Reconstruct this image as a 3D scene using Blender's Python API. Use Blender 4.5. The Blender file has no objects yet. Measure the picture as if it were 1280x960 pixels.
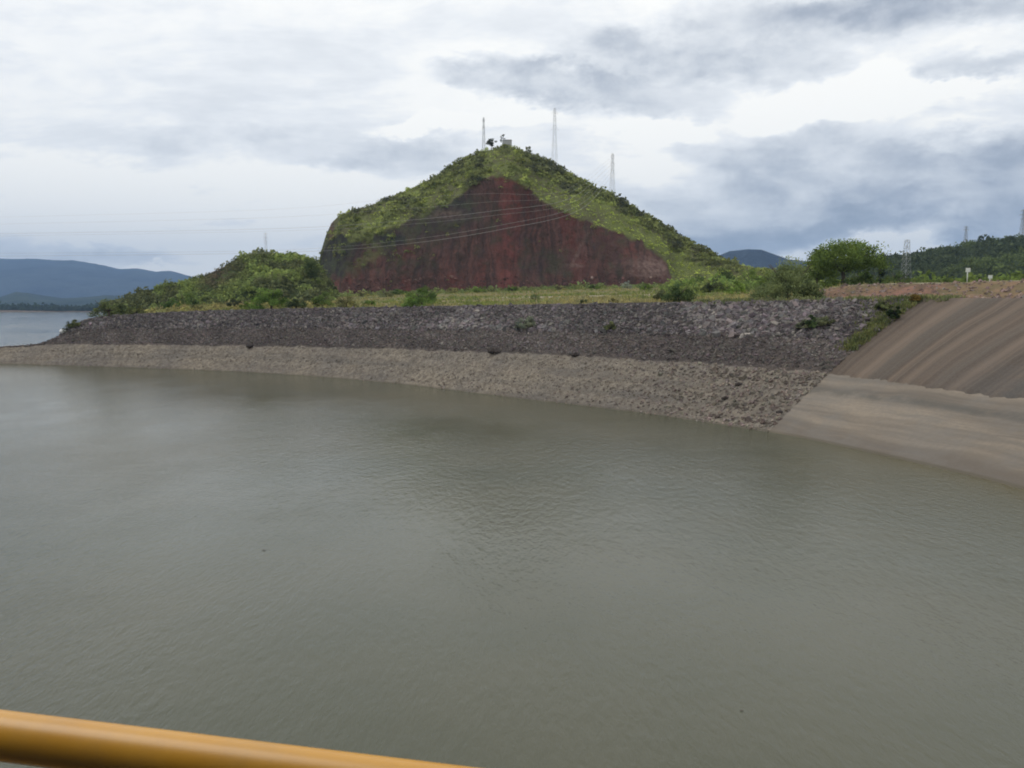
import bpy, math, random
import numpy as np
from mathutils import Vector, Matrix
from mathutils.bvhtree import BVHTree

random.seed(7)
RNG = np.random.default_rng(7)
S = bpy.context.scene
COL = S.collection
R = math.radians

# ------------------------------------------------------------------ camera
H = 15.0                       # metres above the water
F = 1000.0                     # focal length in pixels of a 1280 px wide picture
TH = math.atan(0.096)
cam = bpy.data.objects.new('camera', bpy.data.cameras.new('camera'))
COL.objects.link(cam)
cam.location = (0, 0, H)
cam.rotation_euler = (math.pi / 2 - TH, 0, 0)
cam.data.sensor_width = 36.0
cam.data.lens = 36.0 * F / 1280.0
cam.data.clip_start = 0.1
cam.data.clip_end = 60000
cam.data.dof.use_dof = True
cam.data.dof.focus_distance = 160
cam.data.dof.aperture_fstop = 14
S.camera = cam
S.render.resolution_x, S.render.resolution_y = 1024, 768
S.view_settings.view_transform = 'Standard'
S.view_settings.look = 'None'
S.view_settings.exposure = 0.23
S.view_settings.gamma = 1.0
S.cycles.filter_width = 1.9
S.cycles.max_bounces = 6
S.cycles.volume_bounces = 0
S.cycles.transparent_max_bounces = 4
S.cycles.caustics_reflective = False
S.cycles.caustics_refractive = False

CT, ST = math.cos(TH), math.sin(TH)

def at(px, py, Y):
    """the place that the photograph shows at (px, py) when it is Y metres ahead"""
    px = np.asarray(px, float); py = np.asarray(py, float); Y = np.asarray(Y, float)
    x = (px - 640) / F; y = (480 - py) / F
    dy = CT + y * ST; dz = -ST + y * CT
    return np.stack(np.broadcast_arrays(x / dy * Y, Y, H + dz / dy * Y), -1)

def proj(P):
    P = np.asarray(P, float)
    d = P[..., 1] * CT - (P[..., 2] - H) * ST
    v = P[..., 1] * ST + (P[..., 2] - H) * CT
    d = np.maximum(d, 0.01)
    return 640 + F * P[..., 0] / d, 480 - F * v / d

def dist_at_z(px, py, z):
    y = (480 - py) / F
    return (z - H) / ((-ST + y * CT) / (CT + y * ST))

# ------------------------------------------------------------------ world
SUN_EL, SUN_AZ = 56, 292       # degrees; azimuth clockwise from +Y
W = bpy.data.worlds.new('World'); S.world = W; W.use_nodes = True
nt = W.node_tree; nt.nodes.clear()

class NB:
    """small helper to write node trees"""
    def __init__(s, tree): s.t = tree
    def n(s, typ, inputs=None, **props):
        nd = s.t.nodes.new(typ)
        for k, v in props.items(): setattr(nd, k, v)
        for k, v in (inputs or {}).items():
            if isinstance(v, bpy.types.NodeSocket): s.t.links.new(v, nd.inputs[k])
            else: nd.inputs[k].default_value = v
        return nd
    def math(s, op, a, b=0.0, c=0.0, clamp=False):
        return s.n('ShaderNodeMath', {0: a, 1: b, 2: c}, operation=op, use_clamp=clamp).outputs[0]
    def vmath(s, op, a, b=(0, 0, 0), out=0):
        return s.n('ShaderNodeVectorMath', {0: a, 1: b}, operation=op).outputs[out]
    def noise(s, vec, scale, detail=4, rough=0.55, dist=0.0, out='Fac'):
        return s.n('ShaderNodeTexNoise', {'Vector': vec, 'Scale': scale, 'Detail': detail, 'Roughness': rough, 'Distortion': dist}).outputs[out]
    def rng(s, v, a, b, c=0.0, d=1.0, smooth=True):
        return s.n('ShaderNodeMapRange', {0: v, 1: a, 2: b, 3: c, 4: d}, interpolation_type='SMOOTHSTEP' if smooth else 'LINEAR').outputs[0]
    def mix(s, f, a, b, typ='MIX'):
        nd = s.n('ShaderNodeMix', data_type='RGBA', blend_type=typ)
        for k, v in ((0, f), (6, a), (7, b)):
            if isinstance(v, bpy.types.NodeSocket): s.t.links.new(v, nd.inputs[k])
            elif k == 0: nd.inputs[k].default_value = v
            else: nd.inputs[k].default_value = (*v[:3], 1.0)
        return nd.outputs[2]
    def scale(s, vec, sc):
        return s.vmath('MULTIPLY', vec, sc)

nb = NB(nt)
tc = nb.n('ShaderNodeTexCoord').outputs['Generated']
sep = nb.n('ShaderNodeSeparateXYZ', {0: tc})
dx, dy, dz = sep.outputs
# clouds lie on a layer overhead, so they flatten towards the horizon
zz = nb.math('MAXIMUM', nb.math('ADD', dz, 0.16), 0.05)
layer = nb.n('ShaderNodeCombineXYZ', {0: nb.math('DIVIDE', dx, zz), 1: nb.math('DIVIDE', dy, zz), 2: 0.0}).outputs[0]
# bearing and height of the view direction, for placing the single clouds
yy = nb.math('MAXIMUM', dy, 0.05)
gx = nb.math('DIVIDE', dx, yy); gz = nb.math('DIVIDE', dz, yy)
g0 = nb.n('ShaderNodeCombineXYZ', {0: gx, 1: gz, 2: 0.0}).outputs[0]
warpn = nb.noise(nb.scale(tc, (1.0, 1.0, 2.1)), 5.0, 8, 0.62, out='Color')
warp = nb.scale(nb.vmath('SUBTRACT', warpn, (0.5, 0.5, 0.5)), (0.26, 0.15, 0.0))
g = nb.vmath('ADD', g0, warp)
CLOUDS = [  # px, py, half width, half height, tilt (deg), darkness
    (700, 112, 150, 26, 4, .75), (350, 188, 200, 30, 3, .30), (505, 205, 110, 22, 0, .26), (40, 312, 210, 24, 4, .42),
    (985, 45, 260, 48, -7, .60), (1190, 5, 210, 34, -4, .62), (1215, 84, 90, 18, -6, .50), (1090, 222, 300, 70, -3, .58),
    (1010, 290, 260, 24, 0, 1.25), (1260, 235, 130, 80, 0, .55), (915, 140, 60, 26, 20, .35), (300, 272, 70, 12, 2, .35),
    (1300, 290, 150, 30, 0, .60), (860, 60, 130, 30, 10, .26), (200, 70, 420, 110, 0, .10), (880, 235, 90, 45, 0, .2),
    (1600, 150, 300, 90, 0, .5), (890, 312, 40, 12, 0, -.75), (1130, 305, 90, 22, -4, -.9), (1000, 130, 240, 30, -8, -.5), (1180, 165, 120, 20, -6, -.25), (520, 300, 330, 60, 0, -.22), (240, 328, 110, 12, 0, -.8), (170, 260, 260, 40, 0, -.35), (20, 240, 200, 60, 0, -.2), (560, 165, 120, 14, -4, -.3), (830, 210, 90, 30, 20, -.3), (-300, 200, 260, 50, 0, .35), (170, 240, 90, 9, 2, .22), (1120, 258, 230, 26, 0, .30)]
dark = None
for (px, py, rx, ry, rot, st) in CLOUDS:
    c = at(px, py, 1.0); c = (c[0], c[2] - H)
    m = nb.n('ShaderNodeMapping', {'Vector': g, 'Location': (c[0], c[1], 0), 'Rotation': (0, 0, R(-rot)), 'Scale': (rx / F, ry / F, 1)}, vector_type='TEXTURE').outputs[0]
    l = nb.vmath('LENGTH', m, out=1)
    d = nb.rng(l, 1.25, 0.35, 0.0, st)
    dark = d if dark is None else nb.math('ADD', dark, d)
dark = nb.math('MULTIPLY', dark, nb.math('MULTIPLY', nb.rng(dy, 0.05, 0.35), 0.86))
wisp = nb.noise(nb.scale(layer, (1.0, 1.6, 1)), 1.5, 8, 0.62, 0.3)
fine = nb.noise(nb.scale(tc, (1.0, 1.0, 2.4)), 9.0, 8, 0.60, 0.3)
big = nb.noise(layer, 0.55, 4, 0.5)
puff = nb.noise(nb.scale(tc, (1.0, 1.0, 1.5)), 17.0, 8, 0.58)
dark = nb.math('MULTIPLY', dark, nb.rng(puff, 0.36, 0.64, 1.3, 0.68))
dark = nb.math('MULTIPLY', dark, nb.rng(fine, 0.32, 0.68, 1.55, 0.5))
away = nb.rng(dy, 0.35, 0.05)
amb = nb.math('ADD', nb.rng(wisp, 0.40, 0.66, 0.0, 0.22), nb.math('MULTIPLY', nb.rng(big, 0.42, 0.65, 0.0, 0.4), away))
amb = nb.math('ADD', amb, nb.rng(fine, 0.5, 0.72, 0.0, 0.06))
dark = nb.math('MAXIMUM', nb.math('ADD', dark, amb), 0.0)
# thick cloud darkens less and less, so its body keeps its modelling
dark = nb.math('SUBTRACT', 1.0, nb.math('POWER', 2.718, nb.math('MULTIPLY', dark, -1.12)))
cr = nb.n('ShaderNodeValToRGB', {0: dark})
el = cr.color_ramp.elements
el[0].position = 0.0; el[0].color = (0.83, 0.815, 0.765, 1)
el[1].position = 1.0; el[1].color = (0.20, 0.225, 0.265, 1)
e = el.new(0.16); e.color = (0.69, 0.70, 0.70, 1)
e = el.new(0.42); e.color = (0.52, 0.54, 0.56, 1)
e = el.new(0.75); e.color = (0.315, 0.342, 0.385, 1)
sky = nb.n('ShaderNodeTexSky', sky_type='NISHITA', sun_disc=False, sun_elevation=R(SUN_EL), sun_rotation=R(SUN_AZ))
bg_sky = nb.n('ShaderNodeBackground', {0: sky.outputs[0], 1: 0.10})
bg_cl = nb.n('ShaderNodeBackground', {0: cr.outputs[0], 1: 1.32})
mx = nb.n('ShaderNodeMixShader', {0: 0.95, 1: bg_sky.outputs[0], 2: bg_cl.outputs[0]})
nb.n('ShaderNodeOutputWorld', {0: mx.outputs[0]})

sun = bpy.data.objects.new('sun', bpy.data.lights.new('sun', 'SUN'))
COL.objects.link(sun)
sun.data.energy = 0.7; sun.data.angle = R(32); sun.data.color = (1.0, 0.96, 0.9)
az = R(SUN_AZ); e_ = R(SUN_EL)
sdir = Vector((math.sin(az) * math.cos(e_), math.cos(az) * math.cos(e_), math.sin(e_)))
sun.rotation_euler = sdir.to_track_quat('Z', 'Y').to_euler()
sun.location = sdir * 300

# ------------------------------------------------------------------ helpers
def tag(o, label=None, cat=None, group=None, kind=None):
    if label: o['label'] = label
    if cat: o['category'] = cat
    if group: o['group'] = group
    if kind: o['kind'] = kind
    return o

def mesh(name, V, Fc, mats, mi=None, smooth=False, col=None, uv=None):
    """V (n,3); Fc (m,3|4) array; col per-vertex rgb; uv per-vertex"""
    V = np.ascontiguousarray(V, dtype=np.float32); Fc = np.ascontiguousarray(Fc, dtype=np.int32)
    k = Fc.shape[1]; m = len(Fc)
    me = bpy.data.meshes.new(name)
    me.vertices.add(len(V)); me.vertices.foreach_set('co', V.ravel())
    me.loops.add(m * k); me.loops.foreach_set('vertex_index', Fc.ravel())
    me.polygons.add(m); me.polygons.foreach_set('loop_start', np.arange(0, m * k, k, dtype=np.int32))
    if mi is not None: me.polygons.foreach_set('material_index', np.asarray(mi, dtype=np.int32))
    me.polygons.foreach_set('use_smooth', np.full(m, smooth, dtype=bool))
    for q in (mats if isinstance(mats, (list, tuple)) else [mats]): me.materials.append(q)
    me.update(calc_edges=True)
    if col is not None:
        a = me.color_attributes.new('tone', 'FLOAT_COLOR', 'POINT')
        c4 = np.ones((len(V), 4), dtype=np.float32); c4[:, :3] = col
        a.data.foreach_set('color', c4.ravel())
    if uv is not None:
        a = me.attributes.new('surf', 'FLOAT_VECTOR', 'POINT')
        u3 = np.zeros((len(V), 3), dtype=np.float32); u3[:, :uv.shape[1]] = uv
        a.data.foreach_set('vector', u3.ravel())
    return me

def link(name, me, parent=None, loc=None, rz=0.0):
    o = bpy.data.objects.new(name, me); COL.objects.link(o)
    if parent: o.parent = parent
    if loc is not None: o.location = loc
    if rz: o.rotation_euler.z = rz
    return o

def empty(name, loc, label, cat, group=None, rz=0.0):
    o = bpy.data.objects.new(name, None); COL.objects.link(o)
    o.location = loc; o.rotation_euler.z = rz; o.empty_display_size = 0.3
    return tag(o, label, cat, group)

def grid_faces(nu, nv):
    i = np.arange(nu * nv).reshape(nu, nv)
    return np.stack([i[:-1, :-1], i[1:, :-1], i[1:, 1:], i[:-1, 1:]], -1).reshape(-1, 4)

def vnoise(x, y, seed=0):
    x = np.asarray(x, float); y = np.asarray(y, float)
    xi = np.floor(x).astype(np.int64); yi = np.floor(y).astype(np.int64)
    fx = x - xi; fy = y - yi; fx = fx * fx * (3 - 2 * fx); fy = fy * fy * (3 - 2 * fy)
    def h(a, b):
        n = (a * 374761393 + b * 668265263 + seed * 974634777) & 0xffffffff
        n = ((n ^ (n >> 13)) * 1274126177) & 0xffffffff
        return ((n ^ (n >> 16)) & 0xffff) / 65535.0
    return (h(xi, yi) * (1 - fx) + h(xi + 1, yi) * fx) * (1 - fy) + (h(xi, yi + 1) * (1 - fx) + h(xi + 1, yi + 1) * fx) * fy

def fbm(x, y, seed=0, o=4):
    r = 0; a = 1; s = 0
    for k in range(o):
        r = r + a * vnoise(np.asarray(x) * 2 ** k, np.asarray(y) * 2 ** k, seed + k); s += a; a *= 0.5
    return r / s * 2 - 1

def sm(x, a, b):
    t = np.clip((np.asarray(x, float) - a) / (b - a), 0, 1); return t * t * (3 - 2 * t)

class Acc:
    """collects tubes and boxes into one mesh"""
    def __init__(s): s.V = []; s.F = []; s.n = 0
    def add(s, V, Fq):
        s.V.append(np.asarray(V, float)); s.F.append(np.asarray(Fq, int) + s.n); s.n += len(V)
    def tube(s, pts, rad, k=6, cap=True):
        pts = np.asarray(pts, float); n = len(pts)
        rad = np.broadcast_to(rad, (n,))
        T = np.gradient(pts, axis=0); T /= np.linalg.norm(T, axis=1, keepdims=True) + 1e-9
        ref = np.array([0, 0, 1.0]) if abs(T[0, 2]) < 0.9 else np.array([1.0, 0, 0])
        A = np.cross(T, ref); A /= np.linalg.norm(A, axis=1, keepdims=True) + 1e-9
        B = np.cross(T, A)
        ph = np.arange(k) / k * 2 * math.pi
        V = pts[:, None] + rad[:, None, None] * (A[:, None] * np.cos(ph)[None, :, None] + B[:, None] * np.sin(ph)[None, :, None])
        V = V.reshape(-1, 3); Fq = []
        for i in range(n - 1):
            for j in range(k):
                a = i * k + j; b = i * k + (j + 1) % k
                Fq.append((a, b, b + k, a + k))
        if cap:
            V = np.vstack([V, pts[0], pts[-1]]); c0 = n * k; c1 = c0 + 1
            for j in range(k):
                Fq.append((c0, (j + 1) % k, j, c0)); Fq.append((c1, (n - 1) * k + j, (n - 1) * k + (j + 1) % k, c1))
        s.add(V, Fq)
    def box(s, lo, hi):
        x0, y0, z0 = lo; x1, y1, z1 = hi
        V = [(x0, y0, z0), (x1, y0, z0), (x1, y1, z0), (x0, y1, z0), (x0, y0, z1), (x1, y0, z1), (x1, y1, z1), (x0, y1, z1)]
        s.add(V, [(0, 3, 2, 1), (4, 5, 6, 7), (0, 1, 5, 4), (1, 2, 6, 5), (2, 3, 7, 6), (3, 0, 4, 7)])
    def me(s, name, mat, smooth=False):
        m = bpy.data.meshes.new(name)
        V = np.vstack(s.V); Fq = np.vstack(s.F)
        m.from_pydata(V.tolist(), [], [list(dict.fromkeys(f)) for f in Fq.tolist()])
        m.materials.append(mat)
        for p in m.polygons: p.use_smooth = smooth
        return m

# ------------------------------------------------------------------ materials
def material(name, build, rough=0.85, spec=0.25):
    m = bpy.data.materials.new(name); m.use_nodes = True
    t = m.node_tree; t.nodes.clear(); b = NB(t)
    p = b.n('ShaderNodeBsdfPrincipled', {'Roughness': rough, 'Specular IOR Level': spec})
    out = b.n('ShaderNodeOutputMaterial', {0: p.outputs[0]})
    build(b, p, t)
    return m

def setc(t, p, c):
    if isinstance(c, bpy.types.NodeSocket): t.links.new(c, p.inputs['Base Color'])
    else: p.inputs['Base Color'].default_value = (*c, 1)

def bump(b, t, p, h, strength, dist):
    nd = b.n('ShaderNodeBump', {'Height': h, 'Strength': strength, 'Distance': dist})
    t.links.new(nd.outputs[0], p.inputs['Normal'])

def obj_c(b): return b.n('ShaderNodeTexCoord').outputs['Object']
def attr(b, name): return b.n('ShaderNodeAttribute', attribute_name=name).outputs['Vector' if name == 'surf' else 'Color']

def plain(name, c, rough=0.6, metal=0.0, var=0.12, sc=6.0):
    def f(b, p, t):
        n = b.noise(obj_c(b), sc, 4)
        setc(t, p, b.mix(b.rng(n, 0.3, 0.7), tuple(x * (1 - var) for x in c), tuple(min(1, x * (1 + var)) for x in c)))
        p.inputs['Metallic'].default_value = metal
    return material(name, f, rough)

def foliage_mat(name, transl=0.32):
    m = bpy.data.materials.new(name); m.use_nodes = True
    t = m.node_tree; t.nodes.clear(); b = NB(t)
    c = attr(b, 'tone')
    n = b.noise(obj_c(b), 0.45, 3)
    c = b.mix(1.0, c, b.mix(b.rng(n, 0.35, 0.65), (1.0, 1.06, 1.08), (1.78, 1.72, 1.45)), 'MULTIPLY')
    d = b.n('ShaderNodeBsdfDiffuse', {'Color': c})
    tr = b.n('ShaderNodeBsdfTranslucent', {'Color': c})
    mx = b.n('ShaderNodeMixShader', {0: transl, 1: d.outputs[0], 2: tr.outputs[0]})
    b.n('ShaderNodeOutputMaterial', {0: mx.outputs[0]})
    return m

M = {}
M['leaf'] = foliage_mat('leaves')
M['grass'] = foliage_mat('grass_blades', 0.15)
M['bark'] = plain('bark', (0.10, 0.08, 0.06), 0.9)
M['galv'] = plain('galvanised_steel', (0.36, 0.37, 0.38), 0.6, 0.2)
M['pale_steel'] = plain('pale_steel', (0.36, 0.37, 0.37), 0.6, 0.1)
M['cable'] = plain('aluminium_cable', (0.42, 0.40, 0.38), 0.55, 0.2)
M['white_wall'] = plain('white_wall', (0.42, 0.42, 0.41), 0.8)
M['roof'] = plain('grey_roof', (0.16, 0.15, 0.14), 0.8)
M['sign'] = plain('sign_white', (0.66, 0.68, 0.64), 0.5)
M['darkrock'] = plain('dark_rock', (0.05, 0.04, 0.035), 0.9)
M['whiterock'] = plain('white_rock', (0.75, 0.75, 0.73), 0.9)

def tone_stone(b, p, t):
    c = attr(b, 'tone'); n = b.noise(obj_c(b), 3.0, 5)
    setc(t, p, b.mix(1.0, c, b.mix(b.rng(n, 0.3, 0.7), (0.75, 0.75, 0.76), (1.2, 1.18, 1.15)), 'MULTIPLY'))
M['stone'] = material('stones', tone_stone, 0.95, 0.15)

def bank_mat(name, c0, c1, c2, bs=0.35):
    def f(b, p, t):
        o = obj_c(b); s = attr(b, 'surf')
        n1 = b.noise(o, 1.1, 6, 0.65); n2 = b.noise(o, 0.09, 4, 0.6)
        n3 = b.noise(b.scale(s, (0.02, 0.45, 1)), 1.0, 5, 0.6, 0.4)
        c = b.mix(b.rng(n1, 0.35, 0.65), c0, c1)
        c = b.mix(b.math('MULTIPLY', b.rng(n3, 0.45, 0.68), 0.65), c, c2)
        c = b.mix(1.0, c, b.mix(b.rng(n2, 0.3, 0.7), (0.86, 0.87, 0.9), (1.12, 1.1, 1.05)), 'MULTIPLY')
        # wet, darker rim and silt right at the waterline
        z = b.n('ShaderNodeSeparateXYZ', {0: o}).outputs[2]
        wet = b.rng(z, 0.30, 0.08)
        c = b.mix(b.math('MULTIPLY', wet, 0.55), c, (0.10, 0.09, 0.065))
        setc(t, p, c)
        bump(b, t, p, b.noise(o, 2.2, 7, 0.7), 0.9, bs)
    return material(name, f, 0.95, 0.12)
M['pale_bank'] = bank_mat('pale_stony_bank', (0.165, 0.140, 0.112), (0.275, 0.240, 0.195), (0.155, 0.138, 0.12))
M['dark_bank'] = bank_mat('dark_gravel_bank', (0.075, 0.062, 0.057), (0.150, 0.124, 0.110), (0.075, 0.066, 0.058))
M['riprap_bed'] = bank_mat('riprap_bed', (0.060, 0.052, 0.050), (0.105, 0.092, 0.088), (0.060, 0.052, 0.046))

def conc_upper(b, p, t):
    s = attr(b, 'surf'); o = obj_c(b)
    w = b.noise(b.scale(s, (0.07, 1.6, 1)), 1.0, 4, 0.55, out='Color')
    sw = b.vmath('ADD', s, b.scale(b.vmath('SUBTRACT', w, (0.5, 0.5, 0.5)), (2.6, 0, 0)))
    a1 = b.noise(b.scale(sw, (0.30, 0.05, 1)), 1.0, 6, 0.6)
    a2 = b.noise(b.scale(sw, (1.1, 0.10, 1)), 1.0, 6, 0.65)
    a3 = b.noise(b.scale(sw, (0.22, 0.03, 1)), 1.0, 2, 0.5)
    c = b.mix(b.rng(a1, 0.38, 0.64), (0.072, 0.052, 0.039), (0.170, 0.124, 0.092))
    c = b.mix(b.math('MULTIPLY', b.rng(a2, 0.48, 0.72), 0.40), c, (0.20, 0.165, 0.13))
    c = b.mix(b.math('MULTIPLY', b.rng(a3, 0.48, 0.70), 0.7), c, (0.085, 0.074, 0.062))
    # darker lichen patch low down, further along
    sv = b.n('ShaderNodeSeparateXYZ', {0: sw})
    low = b.math('MULTIPLY', b.rng(sv.outputs[1], 0.85, 0.25), b.rng(sv.outputs[0], 8.0, 34.0))
    c = b.mix(b.math('MULTIPLY', low, b.rng(b.noise(o, 0.35, 4), 0.3, 0.6, 0.4, 0.9)), c, (0.075, 0.072, 0.070))
    c = b.mix(b.rng(b.noise(o, 4, 6, 0.7), 0.25, 0.75, 0.0, 0.25), c, (0.2, 0.18, 0.15))
    setc(t, p, c)
    bump(b, t, p, b.noise(o, 3.0, 6, 0.7), 0.5, 0.06)
M['conc_upper'] = material('stained_concrete', conc_upper, 0.9, 0.2)

def conc_lower(b, p, t):
    s = attr(b, 'surf'); o = obj_c(b)
    w = b.noise(o, 0.12, 3, 0.5, out='Color')
    sw = b.vmath('ADD', s, b.scale(b.vmath('SUBTRACT', w, (0.5, 0.5, 0.5)), (0, 0.05, 0)))
    a1 = b.noise(b.scale(sw, (0.012, 8.0, 1)), 1.0, 4, 0.6)
    a2 = b.noise(b.scale(sw, (0.05, 24.0, 1)), 1.0, 5, 0.65)
    c = b.mix(b.rng(a1, 0.40, 0.60), (0.150, 0.125, 0.100), (0.285, 0.235, 0.18))
    c = b.mix(b.math('MULTIPLY', b.rng(a2, 0.46, 0.64), 0.6), c, (0.145, 0.13, 0.112))
    c = b.mix(b.math('MULTIPLY', b.rng(b.noise(o, 0.16, 6, 0.65), 0.45, 0.65), 0.4), c, (0.20, 0.185, 0.165))
    c = b.mix(b.rng(b.noise(o, 2.2, 6, 0.7), 0.3, 0.75, 0.0, 0.35), c, (0.14, 0.12, 0.10))
    ty = b.n('ShaderNodeSeparateXYZ', {0: sw}).outputs[1]
    ln = b.rng(b.math('ABSOLUTE', b.math('SUBTRACT', ty, 0.245)), 0.035, 0.0)
    c = b.mix(b.math('MULTIPLY', ln, b.rng(b.noise(o, 0.5, 5, 0.7), 0.3, 0.6, 0.2, 0.75)), c, (0.105, 0.098, 0.085))
    z = b.n('ShaderNodeSeparateXYZ', {0: o}).outputs[2]
    c = b.mix(b.math('MULTIPLY', b.rng(z, 0.28, 0.10), 0.6), c, (0.09, 0.078, 0.05))
    setc(t, p, c)
    bump(b, t, p, b.noise(o, 2.5, 6, 0.7), 0.5, 0.08)
M['conc_lower'] = material('silted_concrete', conc_lower, 0.9, 0.2)

def ground_f(b, p, t):
    o = obj_c(b); c0 = attr(b, 'tone')
    n1 = b.noise(b.scale(o, (1, 0.6, 1)), 0.09, 5, 0.6); n2 = b.noise(o, 0.7, 5, 0.65)
    c = b.mix(b.rng(n1, 0.38, 0.60), (0.225, 0.185, 0.095), (0.115, 0.135, 0.050))
    c = b.mix(b.math('MULTIPLY', b.rng(n2, 0.52, 0.72), 0.6), c, (0.28, 0.22, 0.15))
    c = b.mix(b.n('ShaderNodeSeparateColor', {0: c0}).outputs[0], c,
              b.mix(b.rng(b.noise(o, 0.5, 5, 0.65), 0.4, 0.62), (0.25, 0.135, 0.100), (0.13, 0.085, 0.062)))
    c = b.mix(b.n('ShaderNodeSeparateColor', {0: c0}).outputs[1], c, (0.40, 0.34, 0.26))
    setc(t, p, c)
    bump(b, t, p, n2, 0.8, 0.4)
M['ground'] = material('dry_grassland', ground_f, 0.95, 0.1)

def hill_f(b, p, t):
    o = obj_c(b); m = b.n('ShaderNodeSeparateColor', {0: attr(b, 'tone')}).outputs
    w = b.noise(o, 0.06, 4, 0.6, out='Color')
    ow = b.vmath('ADD', o, b.scale(b.vmath('SUBTRACT', w, (0.5, 0.5, 0.5)), (10, 4, 6)))
    st = b.noise(b.scale(ow, (0.42, 0.04, 0.035)), 1.0, 7, 0.70)
    st2 = b.noise(b.scale(ow, (0.10, 0.03, 0.018)), 1.0, 4, 0.55)
    bl = b.noise(o, 0.16, 5, 0.62)
    c = b.mix(b.rng(st, 0.36, 0.62), (0.080, 0.052, 0.046), (0.185, 0.096, 0.080))
    c = b.mix(b.math('MULTIPLY', b.rng(st2, 0.52, 0.66), 0.7), c, (0.205, 0.076, 0.062))
    ox = b.n('ShaderNodeSeparateXYZ', {0: ow}).outputs[0]
    band = b.math('MULTIPLY', b.rng(b.math('ABSOLUTE', b.math('SUBTRACT', ox, -2.0)), 9.0, 2.0), b.rng(st, 0.30, 0.5, 0.3, 1.0))
    c = b.mix(b.math('MULTIPLY', band, 0.75), c, (0.265, 0.092, 0.078))
    c = b.mix(b.math('MULTIPLY', b.rng(bl, 0.46, 0.66), 0.6), c, (0.070, 0.056, 0.042))
    c = b.mix(b.math('MULTIPLY', b.rng(b.noise(ow, 0.5, 6, 0.7), 0.55, 0.75), 0.4), c, (0.26, 0.16, 0.135))
    # tone.g : grey-green weathered rock ; tone.b : paler broken rock
    c = b.mix(m[1], c, b.mix(b.rng(bl, 0.4, 0.6), (0.060, 0.056, 0.054), (0.085, 0.092, 0.058)))
    c = b.mix(m[2], c, b.mix(b.rng(b.noise(o, 0.4, 5, 0.65), 0.4, 0.6), (0.30, 0.205, 0.17), (0.17, 0.105, 0.09)))
    gr = b.mix(b.rng(b.noise(o, 0.07, 5, 0.6), 0.4, 0.62), (0.20, 0.225, 0.075), (0.15, 0.145, 0.075))
    c = b.mix(m[0], c, gr)
    setc(t, p, c)
    h = b.math('ADD', b.noise(b.scale(ow, (0.8, 0.3, 0.12)), 1.0, 7, 0.68), b.math('MULTIPLY', b.noise(o, 0.6, 6, 0.7), 0.8))
    bump(b, t, p, h, 1.0, 2.2)
M['hill'] = material('cut_hillside', hill_f, 0.95, 0.08)

def far_f(c0, c1, sc):
    def f(b, p, t):
        o = obj_c(b); n = b.noise(o, sc, 7, 0.65)
        setc(t, p, b.mix(b.rng(n, 0.38, 0.62), c0, c1))
        bump(b, t, p, n, 1.0, 0.25 / sc)
    return f
M['mountain'] = material('haze_blue_mountain', far_f((0.020, 0.032, 0.058), (0.042, 0.058, 0.078), 0.0016), 1.0, 0.0)  # base colour is tinted with distance haze blue, besides the haze volume
M['far_ridge'] = material('forested_ridge', far_f((0.020, 0.030, 0.020), (0.045, 0.058, 0.030), 0.004), 1.0, 0.0)
M['woodland_floor'] = material('wooded_hillside', far_f((0.030, 0.042, 0.020), (0.075, 0.090, 0.040), 0.03), 1.0, 0.0)
M['silt'] = material('silty_shore', far_f((0.13, 0.10, 0.075), (0.20, 0.155, 0.12), 0.02), 1.0, 0.0)

def water_f(b, p, t):
    o = obj_c(b)
    w = b.noise(o, 0.035, 3, 0.5, out='Color')
    ow = b.vmath('ADD', o, b.scale(b.vmath('SUBTRACT', w, (0.5, 0.5, 0.5)), (4, 4, 0)))
    big = b.noise(b.scale(o, (1, 0.5, 1)), 0.022, 5, 0.6)
    r1 = b.n('ShaderNodeMapping', {'Vector': ow, 'Rotation': (0, 0, R(32)), 'Scale': (1.0, 0.38, 1)}).outputs[0]
    r2 = b.n('ShaderNodeMapping', {'Vector': ow, 'Rotation': (0, 0, R(-24)), 'Scale': (1.0, 0.45, 1)}).outputs[0]
    h = b.math('ADD', b.math('MULTIPLY', b.noise(r1, 2.4, 5, 0.62), 1.0), b.math('MULTIPLY', b.noise(r2, 1.6, 4, 0.55), 0.75))
    h = b.math('ADD', h, b.math('MULTIPLY', b.noise(r1, 6.0, 3, 0.6), 0.30))
    patch = b.rng(big, 0.34, 0.64, 0.35, 1.0)
    h = b.math('MULTIPLY', h, patch)
    c = b.mix(b.rng(b.noise(o, 0.03, 4, 0.55), 0.35, 0.65), (0.074, 0.079, 0.050), (0.096, 0.094, 0.060))
    at_ = attr(b, 'tone')
    c = b.mix(b.n('ShaderNodeSeparateColor', {0: at_}).outputs[0], c, (0.085, 0.068, 0.018))
    setc(t, p, c)
    p.inputs['IOR'].default_value = 1.333
    p.inputs['Specular IOR Level'].default_value = 0.5
    t.links.new(b.rng(big, 0.3, 0.7, 0.06, 0.11), p.inputs['Roughness'])
    bump(b, t, p, h, 1.0, 0.095)
M['water'] = material('murky_water', water_f, 0.12, 0.5)

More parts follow.
